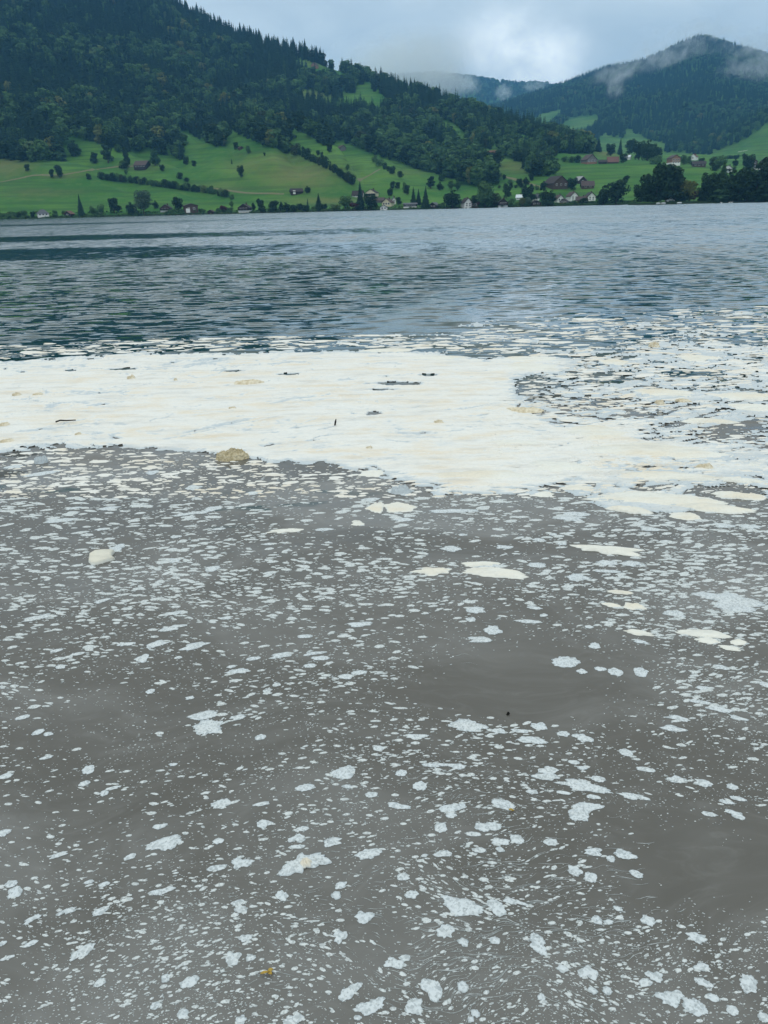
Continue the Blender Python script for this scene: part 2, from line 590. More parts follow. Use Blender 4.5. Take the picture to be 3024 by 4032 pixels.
M_SPRUCE = leaf_material('spruce_needles', (0.008, 0.024, 0.017), (0.026, 0.066, 0.030), (0.045, 0.095, 0.032))
M_LEAF = leaf_material('broad_leaves', (0.020, 0.058, 0.024), (0.095, 0.185, 0.060), (0.150, 0.165, 0.050))
M_WILLOW = leaf_material('willow_leaves', (0.060, 0.105, 0.060), (0.095, 0.150, 0.085), (0.10, 0.15, 0.08))
M_YELLOW = leaf_material('yellowing_leaves', (0.085, 0.105, 0.026), (0.120, 0.135, 0.036), (0.14, 0.12, 0.03))
M_RED = leaf_material('dark_red_leaves', (0.050, 0.014, 0.018), (0.085, 0.024, 0.026), (0.08, 0.03, 0.02))
M_DARKLEAF = leaf_material('dark_broad_leaves', (0.014, 0.036, 0.015), (0.028, 0.060, 0.022), (0.050, 0.062, 0.020))  # deeper green foliage of the dark broadleaf kinds
m_bark, t = material('bark')
pos = t.n('ShaderNodeTexCoord').outputs['Object']
t.out(t.principled(t.mix(t.noise(t.vmath('MULTIPLY', pos, (8, 8, 1)), 3, 4), (0.045, 0.035, 0.028), (0.11, 0.09, 0.075)), 0.95, spec=0.1))


def tube(pts, radii, n=6):
    V, F = [], []
    for p, r_ in zip(pts, radii):
        for k in range(n):
            a = 2 * math.pi * k / n
            V.append((p[0] + math.cos(a) * r_, p[1] + math.sin(a) * r_, p[2]))
    for i in range(len(pts) - 1):
        for k in range(n):
            F.append((i * n + k, i * n + (k + 1) % n, (i + 1) * n + (k + 1) % n, (i + 1) * n + k))
    return V, F


def join(parts):
    V, F3, F4, k = [], [], [], 0
    for v, f in parts:
        V += list(v)
        for q in f:
            (F3 if len(q) == 3 else F4).append(tuple(i + k for i in q))
        k += len(v)
    return np.array(V), [np.array(F3, int).reshape(-1, 3), np.array(F4, int).reshape(-1, 4)]


def spruce_crown(g, whorls, per, rad, low=0.06, column=1.0):
    """Drooping branches in whorls round the stem, height 1."""
    V, F = [], []
    for i in range(whorls):
        tt = i / (whorls - 1)
        z = low + (0.985 - low) * tt
        rr = rad * ((1 - tt) ** column * 0.95 + 0.05) * (0.82 + 0.3 * g.random()) * (0.75 + 0.25 * min(1, tt * 6 + .2))
        n = max(4, int(per * (1 - 0.45 * tt)))
        off = g.random() * 6.28
        for k in range(n):
            a = off + 6.283 * (k + 0.5 * g.random()) / n
            L = rr * (0.7 + 0.45 * g.random())
            dz = -L * (0.35 + 0.35 * g.random()) + 0.02
            wd = L * (0.34 + 0.12 * g.random()) + 0.006
            ca, sa = math.cos(a), math.sin(a)
            b = len(V)
            V += [(0, 0, z + 0.03), (ca * L * .5 - sa * wd, sa * L * .5 + ca * wd, z + dz * .55 - 0.012), (ca * L, sa * L, z + dz),
                  (ca * L * .5 + sa * wd, sa * L * .5 - ca * wd, z + dz * .55 - 0.012), (ca * L * .55, sa * L * .55, z + dz * .3 + 0.012)]
            F += [(b, b + 1, b + 4), (b + 1, b + 2, b + 4), (b + 2, b + 3, b + 4), (b + 3, b, b + 4)]
    b = len(V)
    V += [(-.008, 0, .94), (.008, 0, .94), (0, 0, 1.02), (0, -.008, .94), (0, .008, .94)]
    F += [(b, b + 1, b + 2), (b + 3, b + 4, b + 2)]
    return np.array(V), np.array(F, int)


def leafy_crown(g, leaves, size, lobes, rx, z0, z1, tall=1.0):
    """Leaf sprays spread over uneven lobes, total height 1."""
    cs = []
    zc, hz = (z0 + z1) / 2, (z1 - z0) / 2
    for i in range(lobes):
        a = g.random() * 6.283
        q = g.random() ** 0.6
        zz = zc + hz * 0.72 * (2 * g.random() - 1)
        env = math.sqrt(max(0.08, 1 - ((zz - zc) / hz) ** 2))
        rr = rx * 0.72 * q * env
        cs.append((math.cos(a) * rr, math.sin(a) * rr, zz, rx * (0.30 + 0.24 * g.random()) * (0.6 + 0.4 * env)))
    cs.append((0, 0, zc, rx * 0.62))
    V = np.zeros((leaves * 4, 3))
    F = np.arange(leaves * 4).reshape(-1, 4)
    wts = np.array([c[3] ** 2 for c in cs])
    pick = g.choice(len(cs), leaves, p=wts / wts.sum())
    cc = np.array(cs)[pick]
    n = g.normal(size=(leaves, 3))
    n[:, 2] += 0.25
    n /= np.linalg.norm(n, axis=1)[:, None]
    rad = cc[:, 3:4] * (1.06 - 0.42 * g.random((leaves, 1)) ** 2)
    c = cc[:, :3] + n * rad * np.array([1, 1, 1.0 * tall])
    nn = n + g.normal(size=(leaves, 3)) * 0.45
    nn /= np.linalg.norm(nn, axis=1)[:, None]
    a = np.cross(nn, g.normal(size=(leaves, 3)))
    a /= np.linalg.norm(a, axis=1)[:, None] + 1e-9
    b = np.cross(nn, a)
    s = size * (0.6 + 0.8 * g.random((leaves, 1)))
    V[0::4], V[1::4] = c - a * s, c - b * s * .7
    V[2::4], V[3::4] = c + a * s, c + b * s * .7
    V[:, 2] = np.maximum(V[:, 2], 0.01)
    return V, F


G = np.random.default_rng(11)


def limbs(g, z0, rx, top):
    parts = [tube([(0, 0, -0.06), (0, 0, z0 * .5), (0.01, 0, z0), (0.0, 0.01, top * .8)], [0.032, 0.026, 0.021, 0.006], 7)]
    for k in range(5):
        a = k * 1.3 + g.random()
        zz = z0 * (0.8 + 0.12 * k)
        parts.append(tube([(0, 0, zz), (math.cos(a) * rx * .35, math.sin(a) * rx * .35, zz + .10), (math.cos(a) * rx * .75, math.sin(a) * rx * .75, zz + .20)], [0.013, 0.009, 0.003], 5))
    return join(parts)


TREE = {}


def reg(kind, var, crown, trunk, mat):
    me_c = mesh_np('crown_%s_%d' % (kind, var), crown[0], crown[1], mat, False)
    me_t = mesh_np('trunk_%s_%d' % (kind, var), trunk[0], trunk[1], m_bark, True)
    TREE.setdefault(kind, []).append((me_c, me_t))


for v in range(3):
    tk = join([tube([(0, 0, -.05), (0, 0, .4), (0, 0, .97)], [.016, .012, .002], 6)])
    reg('spruce', v, spruce_crown(G, 32, 15, 0.24 + 0.02 * v), tk, M_SPRUCE)
    reg('slim_spruce', v, spruce_crown(G, 30, 10, 0.13 + 0.012 * v, 0.05, 0.8), tk, M_SPRUCE)
    reg('broad', v, leafy_crown(G, 1500, 0.036, 13, 0.40, 0.06, 0.92), limbs(G, 0.24, 0.4, 0.9), M_LEAF)
    reg('dark_broad', v, leafy_crown(G, 1700, 0.036, 15, 0.38, 0.0, 0.94), limbs(G, 0.2, 0.36, 0.9), M_DARKLEAF)
    reg('column', v, leafy_crown(G, 1200, 0.034, 12, 0.25, -0.02, 0.97), limbs(G, 0.14, 0.2, 0.92), M_DARKLEAF)
    reg('shrub', v, leafy_crown(G, 900, 0.055, 9, 0.62, 0.02, 0.85), limbs(G, 0.1, 0.5, 0.7), M_LEAF)
    reg('dark_shrub', v, leafy_crown(G, 900, 0.055, 9, 0.62, 0.02, 0.85), limbs(G, 0.1, 0.5, 0.7), M_DARKLEAF)
reg('willow', 0, leafy_crown(G, 2200, 0.034, 18, 0.46, 0.06, 0.93), limbs(G, 0.2, 0.42, 0.9), M_WILLOW)
reg('yellow', 0, leafy_crown(G, 1500, 0.036, 13, 0.42, 0.08, 0.90), limbs(G, 0.22, 0.4, 0.9), M_YELLOW)
reg('red', 0, leafy_crown(G, 1000, 0.045, 11, 0.5, 0.06, 0.90), limbs(G, 0.18, 0.4, 0.9), M_RED)

# lighter versions for the closed forest: one mesh each, spread by the thousand
PROTO = bpy.data.collections.new('forest_kinds')


def proto(i, crown, mat):
    o = bpy.data.objects.new('forest_kind_%02d' % i, mesh_np('forest_kind_%02d' % i, crown[0], crown[1], mat, False))
    PROTO.objects.link(o)


for i in range(4):
    proto(i, spruce_crown(G, 16, 11, 0.17 + 0.015 * i, 0.04, 0.75), M_SPRUCE)
for i in range(4, 7):
    proto(i, leafy_crown(G, 420, 0.062, 12, 0.30 + 0.03 * (i - 4), 0.05, 0.92), M_LEAF)
for i in range(7, 9):
    proto(i, leafy_crown(G, 420, 0.060, 11, 0.28, 0.05, 0.92), M_DARKLEAF)
proto(9, leafy_crown(G, 300, 0.085, 9, 0.60, 0.0, 0.85), M_LEAF)


def forest(name, label, P, H, idx, wide=None):
    """One mass of trees: points with a height and a kind each."""
    n = len(P)
    me = bpy.data.meshes.new(name)
    me.vertices.add(n)
    me.vertices.foreach_set('co', np.asarray(P, np.float32).ravel())
    wide = np.ones(n) if wide is None else wide
    S = np.stack([H * wide, H * wide, H], -1)
    a = me.attributes.new('size', 'FLOAT_VECTOR', 'POINT')
    a.data.foreach_set('vector', S.astype(np.float32).ravel())
    a = me.attributes.new('turn', 'FLOAT', 'POINT')
    a.data.foreach_set('value', (rng.random(n) * 6.283).astype(np.float32))
    a = me.attributes.new('sort', 'INT', 'POINT')
    a.data.foreach_set('value', idx.astype(np.int32))
    o = obj(name, me, kind='stuff', label=label, category='forest')
    ng = bpy.data.node_groups.new(name, 'GeometryNodeTree')
    ng.interface.new_socket('Geometry', in_out='INPUT', socket_type='NodeSocketGeometry')
    ng.interface.new_socket('Geometry', in_out='OUTPUT', socket_type='NodeSocketGeometry')
    N, L = ng.nodes, ng.links
    gi, go = N.new('NodeGroupInput'), N.new('NodeGroupOutput')
    ci = N.new('GeometryNodeCollectionInfo')
    ci.inputs['Collection'].default_value = PROTO
    ci.inputs['Separate Children'].default_value = True
    ci.inputs['Reset Children'].default_value = True
    ip = N.new('GeometryNodeInstanceOnPoints')
    ip.inputs['Pick Instance'].default_value = True

    def at(nm, ty):
        q = N.new('GeometryNodeInputNamedAttribute')
        q.data_type = ty
        q.inputs['Name'].default_value = nm
        return [s_ for s_ in q.outputs if s_.enabled and s_.name == 'Attribute'][0]
    cx = N.new('ShaderNodeCombineXYZ')
    L.new(at('turn', 'FLOAT'), cx.inputs[2])
    L.new(gi.outputs[0], ip.inputs['Points'])
    L.new(ci.outputs[0], ip.inputs['Instance'])
    L.new(at('sort', 'INT'), ip.inputs['Instance Index'])
    L.new(cx.outputs[0], ip.inputs['Rotation'])
    L.new(at('size', 'FLOAT_VECTOR'), ip.inputs['Scale'])
    L.new(ip.outputs[0], go.inputs[0])
    md = o.modifiers.new('trees', 'NODES')
    md.node_group = ng
    return o


# where the wood grows on the hillside, seen from the lake
WOOD = [(-1500, -900), (-1500, 640), (0, 628), (120, 640), (262, 636), (276, 606), (226, 540), (139, 484), (193, 496), (259, 538), (386, 576), (470, 606), (603, 600), (663, 624), (717, 636), (719, 567), (690, 512),
        (753, 532), (844, 580), (898, 580), (905, 545), (890, 512), (940, 534), (1000, 562), (1081, 592), (1150, 614), (1141, 564), (1103, 486), (1114, 478), (1183, 522), (1201, 536), (1238, 548), (1286, 578),
        (1322, 572), (1322, 546), (1382, 578), (1443, 602), (1533, 632), (1624, 663), (1714, 687), (1804, 718), (1877, 742), (1947, 730), (1939, 688), (1890, 640), (1848, 600), (1830, 570), (1835, 550), (1940, 570),
        (2020, 562), (2026, 520), (2110, 545), (2132, 600), (2320, 606), (2330, 560), (2300, 500), (1900, 300), (1300, 0), (700, -600)]
OPEN = [[(1165, 228), (1230, 244), (1290, 268), (1365, 296), (1368, 312), (1290, 290), (1215, 272), (1180, 256)],
        [(1185, 354), (1238, 356), (1286, 378), (1334, 402), (1368, 418), (1360, 432), (1290, 398), (1195, 372)],
        [(1340, 366), (1400, 366), (1425, 325), (1465, 330), (1465, 360), (1510, 374), (1518, 404), (1440, 412), (1365, 418)],
        [(1722, 455), (1804, 502), (1842, 530), (1826, 572), (1780, 545), (1740, 490)],
        [(1638, 526), (1690, 545), (1760, 572), (1760, 590), (1690, 566), (1642, 548)],
        [(2026, 530), (2110, 560), (2136, 600), (2040, 580)],
        [(1985, 525), (2060, 548), (2140, 570), (2140, 600), (2030, 570)],
        [(1310, 262), (1335, 258), (1345, 285), (1320, 290)]]


def scatter(spacing, a0, a1, d0, d1, terr, seed):
    g = np.random.default_rng(seed)
    x0, x1 = -math.sin(abs(a0)) * d1, math.sin(a1) * d1
    gx, gy = np.meshgrid(np.arange(x0, x1, spacing), np.arange(d0 * 0.7, d1, spacing))
    x = gx.ravel() + (g.random(gx.size) - .5) * spacing * 0.95
    y = gy.ravel() + (g.random(gx.size) - .5) * spacing * 0.95
    a, d = np.arctan2(x, y), np.hypot(x, y)
    k = (a > a0) & (a < a1) & (d > d0) & (d < d1)
    x, y = x[k], y[k]
    return np.stack([x, y, terr.sample(x, y)], -1)


P = scatter(8.2, R(-37), R(28), 690, 2150, HILL, 3)
px, py = project(P)
keep = inside(WOOD, px, py)
beyond = np.hypot(P[:, 0], P[:, 1]) > np.interp(np.arctan2(P[:, 0], P[:, 1]), HILL.az, HILL.kd[6]) - 20
keep |= beyond & (px < 2320)
wob = fbm(P[:, 0] / 40, P[:, 1] / 40, 77, 2) * 9
for o_ in OPEN:
    for dn in (0, 10, 20, 28):
        keep &= ~inside(o_, px + wob, py - dn + wob * 0.5)
keep &= np.hypot(P[:, 0], P[:, 1]) < np.interp(np.arctan2(P[:, 0], P[:, 1]), HILL.az, HILL.kd[6]) + 220
P, px, py = P[keep], px[keep], py[keep]
mixn = fbm(P[:, 0] / 120, P[:, 1] / 120, 41, 4) + 0.35 * sstep(py, 330, 640) - 0.12
rr = rng.random(len(P))
broad = (mixn + (rr - 0.5) * 0.75) > 0.05
idx = np.where(broad, np.where(rng.random(len(P)) < 0.62, rng.integers(4, 7, len(P)), rng.integers(7, 9, len(P))), rng.integers(0, 4, len(P)))
H = np.where(broad, rng.uniform(9, 24, len(P)), rng.uniform(13, 29, len(P)))
wide = np.where(broad, rng.uniform(1.0, 1.45, len(P)), rng.uniform(1.0, 1.4, len(P)))
forest('hillside_forest', 'dense dark mixed forest covering the mountainside above the meadows', P - np.array([0, 0, 0.6]), H, idx, wide)

# forest on the far mountain and the farther ridge
P = scatter(11.5, R(0), R(32), 1480, 3650, FARM, 5)
px, py = project(P)
FAROPEN = [[(2090, 482), (2130, 452), (2215, 430), (2190, 470), (2140, 500)], [(2200, 505), (2240, 470), (2300, 456), (2360, 446), (2345, 490), (2290, 520), (2240, 520)], [(2340, 560), (2380, 535), (2450, 545), (2470, 500), (2500, 530), (2620, 570), (2610, 640), (2440, 640), (2350, 600)],
           [(2760, 640), (2800, 605), (2890, 570), (2960, 530), (3030, 480), (3400, 420), (3400, 700), (2760, 700)], [(1800, 575), (2350, 575), (2700, 606), (2790, 625), (2790, 700), (1800, 700)]]
wob = fbm(P[:, 0] / 60, P[:, 1] / 60, 71, 2) * 8
keep = np.ones(len(P), bool)
for o_ in FAROPEN:
    for dn in (0, 10):
        keep &= ~inside(o_, px + wob, py - dn + wob * .5)
P = P[keep]
rr = rng.random(len(P))
broad = fbm(P[:, 0] / 200, P[:, 1] / 200, 43, 4) + (rr - .5) * .7 > 0.12
idx = np.where(broad, rng.integers(4, 9, len(P)), rng.integers(0, 4, len(P)))
H = np.where(broad, rng.uniform(12, 18, len(P)), rng.uniform(15, 24, len(P)))
forest('far_mountain_forest', 'blue-green forest on the cloud-capped mountain behind the valley', P, H, idx, np.full(len(P), 1.25))
P = scatter(22, R(1), R(20), 4300, 5250, RIDM, 6)
H = rng.uniform(16, 26, len(P))
forest('far_ridge_forest', 'faint forest on the farther ridge between the two mountains', P, H, rng.integers(0, 9, len(P)), np.full(len(P), 1.7))

# ---------------------------------------------------------------- haze and low cloud
m_haze, t = material('haze_air')
pv = t.n('ShaderNodeVolumePrincipled')
t.put(pv.inputs['Color'], (0.20, 0.54, 0.96))
pv.inputs['Density'].default_value = 0.00011
pv.inputs['Anisotropy'].default_value = 0.0
t.out(vol=pv.outputs[0])
zt = max(HILL.z.max(), FARM.z.max(), RIDM.z.max()) + 60
b = MB()
b.box(-4600, 4600, -300, 6400, -4, zt)
haze = obj('haze', b.mesh('haze', m_haze), kind='stuff', label='thin bluish air over the lake and hills')

# ---------------------------------------------------------------- the lake
m_water, t = material('lake_water')
pos = t.n('ShaderNodeNewGeometry').outputs['Position']
X_, Y_, _ = t.sep(pos)
dist = t.vmath('LENGTH', pos, out=1)
flat = t.comb(X_, Y_, 0.0)
wob = t.noise(flat, 0.35, 3, 0.6)
# turbid, silt-grey water near the bank, clear deep water beyond the foam
turb = t.step(t.math('MULTIPLY_ADD', wob, 2.2, dist), 7.4, 10.4, 1.0, 0.0)
q = t.vmath('ADD', flat, t.vmath('SCALE', t.noise(flat, 1.1, 2, 0.5, 0, 1), 0.9))
swirl = t.noise(t.vmath('MULTIPLY', q, (0.6, 1.3, 1)), 0.7, 5, 0.6, 0.9)
fine = t.noise(t.vmath('MULTIPLY', q, (1.0, 2.2, 1)), 5.0, 5, 0.65, 1.6)
milk = t.math('MULTIPLY_ADD', t.step(swirl, 0.40, 0.66), 0.75, t.math('MULTIPLY', t.step(fine, 0.45, 0.75), 0.25))
murk = t.mix(milk, (0.094, 0.090, 0.079), (0.192, 0.192, 0.182))
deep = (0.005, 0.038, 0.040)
trough_dark = t.noise(t.vmath('ADD', t.vmath('MULTIPLY', flat, (0.9, 4.2, 1)), (3.0, 1.0, 0)), 1.0, 3, 0.55, 0.4)
trough_dark = t.math('MULTIPLY', t.math('MULTIPLY', t.step(trough_dark, 0.60, 0.66), t.step(X_, 0.4, -1.0)), t.math('MULTIPLY', t.step(dist, 3.9, 4.4), t.step(dist, 6.6, 5.6)))     # dark wave-trough reflections painted into the base colour
base = t.mix(t.math('MULTIPLY', turb, t.math('SUBTRACT', 1.0, trough_dark)), deep, murk)
# ripples: slope of the surface, long-crested across the view, stronger in wind streaks and nearly still in calm lanes
band = t.noise(t.vmath('MULTIPLY', flat, (0.004, 0.05, 1)), 1.0, 3, 0.6)
dw = t.math('MULTIPLY_ADD', t.math('SUBTRACT', t.noise(t.vmath('MULTIPLY', flat, (0.02, 0.05, 1)), 1.0, 3), 0.5), 16.0, Y_)
calm1 = t.math('MULTIPLY', t.step(dw, 31, 35), t.step(dw, 47, 41))
calm2 = t.math('MULTIPLY', t.step(dw, 56, 61), t.step(dw, 80, 72))
calm3 = t.math('MULTIPLY', t.step(dw, 150, 165), t.step(dw, 215, 190, 0.0, 0.5))
lane = t.math('MULTIPLY', t.math('MAXIMUM', t.math('MAXIMUM', calm1, calm2), calm3), t.step(X_, 14, -6, 0.45, 1.0))
far = t.step(dist, 14, 34)


def slope(scale, sxy, detail):
    c = t.noise(t.vmath('MULTIPLY', flat, (sxy[0], sxy[1], 1)), scale, detail, 0.55, 0.0, 1)
    return t.vmath('SUBTRACT', c, (0.5, 0.5, 0.5))


s1 = t.vmath('SCALE', slope(1.0, (2.0, 5.0), 2), 1.25)
s2 = t.vmath('SCALE', slope(1.0, (0.9, 1.6), 3), 0.45)
s3 = t.vmath('SCALE', slope(1.0, (7.0, 15.0), 2), 0.14)
s4 = t.vmath('SCALE', slope(1.0, (0.9, 0.16), 4), 0.55)
sl = t.vmath('ADD', t.vmath('ADD', s1, s2), t.vmath('ADD', s3, t.vmath('SCALE', s4, far)))
rip = t.math('MULTIPLY', t.step(lane, 0, 1, 1.0, 0.40), t.step(dist, 14, 42, 1.8, 0.55))
rip = t.math('MULTIPLY', rip, t.step(dist, 4.5, 10, 0.08, 1.0))
rip = t.math('MULTIPLY', rip, t.step(band, 0.3, 0.7, 0.75, 1.2))
slx, sly, _z = t.sep(t.vmath('SCALE', sl, rip))
tilt = t.math('MULTIPLY', t.math('MULTIPLY_ADD', far, -0.115, -0.03), t.step(lane, 0, 1, 1.0, 0.45))     # wind waves lean: steeper on the side toward this bank
lean = t.math('MINIMUM', t.math('ADD', sly, tilt), t.step(dist, 5, 10, 0.3, -0.014))      # backs of the ripples lie nearly flat
nrm = t.vmath('NORMALIZE', t.comb(t.math('MULTIPLY', slx, 0.5), lean, 1.0))
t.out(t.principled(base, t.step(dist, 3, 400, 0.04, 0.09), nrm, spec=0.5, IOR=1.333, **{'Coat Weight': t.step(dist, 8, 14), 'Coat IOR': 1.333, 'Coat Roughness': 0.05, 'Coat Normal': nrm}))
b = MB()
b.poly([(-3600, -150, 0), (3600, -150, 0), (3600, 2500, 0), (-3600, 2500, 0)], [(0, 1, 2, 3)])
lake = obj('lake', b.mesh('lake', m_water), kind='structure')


# ---------------------------------------------------------------- low cloud hanging on the mountains
def mist_material(name, density, seed, thr=(0.42, 0.66)):
    m, t = material(name)
    oc = t.n('ShaderNodeTexCoord').outputs['Object']
    pos = t.n('ShaderNodeNewGeometry').outputs['Position']
    n = t.noise(t.vmath('ADD', t.vmath('MULTIPLY', pos, (0.026, 0.012, 0.024)), (seed, 0, 0)), 1.0, 5, 0.65, 1.0)
    rad = t.vmath('LENGTH', oc, out=1)
    fall = t.step(rad, 1.0, 0.25)
    d = t.math('MULTIPLY', t.step(t.math('MULTIPLY_ADD', fall, 0.22, n), thr[0] + .12, thr[1] + .12), fall)
    pv = t.n('ShaderNodeVolumePrincipled')
    t.put(pv.inputs['Color'], (0.95, 0.99, 1.0))
    t.put(pv.inputs['Density'], t.math('MULTIPLY', d, density))
    t.out(vol=pv.outputs[0])
    return m


def ball_mesh(name, mat, n=18, m_=10):
    V, F = [(0, 0, 1), (0, 0, -1)], []
    for j in range(1, m_):
        for i in range(n):
            a, b_ = 2 * math.pi * i / n, math.pi * j / m_
            V.append((math.sin(b_) * math.cos(a), math.sin(b_) * math.sin(a), math.cos(b_)))
    F3 = [(0, 2 + i, 2 + (i + 1) % n) for i in range(n)] + [(1, 2 + (m_ - 2) * n + (i + 1) % n, 2 + (m_ - 2) * n + i) for i in range(n)]
    F4 = [(2 + j * n + i, 2 + (j + 1) * n + i, 2 + (j + 1) * n + (i + 1) % n, 2 + j * n + (i + 1) % n) for j in range(m_ - 2) for i in range(n)]
    return mesh_np(name, np.array(V), [np.array(F3), np.array(F4)], mat)


def mist(px, py, d, wpx, hpx, deep, mat, label, tilt=0):
    v = ray(px, py)
    h = math.hypot(v[0], v[1])
    c = CAM + v * (d / h)
    mpp_ = float((c - CAM) @ _f) / FPX
    o = obj('mist', ball_mesh('mist', mat), kind='stuff', label=label, category='mist')
    o.location = c
    o.scale = (wpx * mpp_ / 2, deep, hpx * mpp_ / 2)
    o.rotation_euler = (0, R(-tilt), -math.atan2(v[0], v[1]))
    return o


M_BANK = mist_material('cloud_bank_vapour', 0.0055, 1.0, (0.28, 0.62))
M_WISP = mist_material('mist_wisp_vapour', 0.0055, 5.0, (0.47, 0.74))
mist(1600, 255, 2500, 760, 300, 330, M_BANK, 'grey cloud bank sinking behind the wooded skyline', 8)
mist(1740, 325, 2700, 320, 190, 200, M_BANK, 'lower tongue of the grey cloud bank')
for px_, py_, wp, hp, lb in [(2640, 205, 560, 240, 'mist veil below the far summit'), (2950, 300, 420, 320, 'mist drifting down the far slope at the picture edge'), (3000, 170, 520, 220, 'cloud wisp over the far shoulder'), (2440, 280, 420, 130, 'thin mist streak along the far ridge'),
                             (2420, 345, 120, 190, 'small upright mist puff on the far slope'), (2780, 120, 420, 150, 'mist curling round the summit trees')]:
    dd = np.interp(py_, [120, 200, 330, 430], [3380, 3150, 2800, 2450])
    mist(px_, py_, dd - 40, wp, hp, 190, M_WISP, lb, 14 if px_ < 2600 else 0)
mist(1985, 365, 4300, 130, 100, 260, M_WISP, 'mist puff on the farther ridge')
mist(2110, 335, 4400, 180, 60, 260, M_WISP, 'mist streak below the farther ridge crest')
mist(1840, 330, 4300, 200, 120, 260, M_WISP, 'mist veil on the farther ridge beside the cloud bank')

# ---------------------------------------------------------------- the wooded spit on the near side of the bay
PD = 520.0


def at_distance(px, d):
    v = ray(px, 800)
    h = math.hypot(v[0], v[1])
    return np.array([v[0] / h * d, v[1] / h * d])


def spit_mesh():
    V, F = [], []
    cols = np.linspace(2460, 3900, 60)
    rows = np.linspace(0, 1, 13)
    for i, cx in enumerate(cols):
        wd = 26 * sstep(cx, 2460, 2640) + 16 * sstep(cx, 2700, 2900) + 2
        for v in rows:
            d = PD + 2 * math.sin(cx / 90.0) + (v - 0.0) * wd * 2 - 2
            p = at_distance(cx, d)
            z = -0.8 + 2.2 * min(1, math.sin(math.pi * v) * 2.2) * float(sstep(cx, 2455, 2500))
            V.append((p[0], p[1], z))
    n = len(rows)
    for i in range(len(cols) - 1):
        for j in range(n - 1):
            k = i * n + j
            F.append((k, k + n, k + n + 1, k + 1))
    return mesh_np('wooded_spit', np.array(V), np.array(F), m_meadow, True, {'dry': np.zeros(len(V))})


obj('wooded_spit_ground', spit_mesh(), kind='structure')


def place(px, py, spit=False):
    if spit:
        p = at_distance(px, PD + 9)
        P_ = np.array([p[0], p[1], 0.9])
    else:
        P_, _d = HILL.hit(px, py)
    depth = float((P_ - CAM) @ _f)
    return P_, depth / FPX             # point and metres per photo pixel there


TG = random.Random(5)


def tree(kind, px, py, hpx, label, group=None, wide=1.0, spit=False, name=None, cat='tree', P_=None, hm=None):
    if P_ is None:
        P_, mpp = place(px, py, spit)
        hm = hpx * mpp
    me_c, me_t = TG.choice(TREE[kind])
    nm = name or {'spruce': 'spruce_tree', 'slim_spruce': 'spruce_tree', 'column': 'columnar_tree', 'shrub': 'shrub', 'dark_shrub': 'shrub', 'willow': 'willow_tree'}.get(kind, 'broadleaf_tree')
    if 'shrub' in kind:
        cat = 'shrub'
    o = thing(nm, label, cat, group)
    o.location = P_ - np.array([0, 0, 0.15])
    s = hm * TG.uniform(1.10, 1.2)
    w_ = wide * TG.uniform(1.0, 1.15)
    o.scale = (s * w_, s * w_, s)
    o.rotation_euler = (0, 0, TG.uniform(0, 6.28))
    obj('trunk', me_t, o)
    obj('crown', me_c, o)
    return o


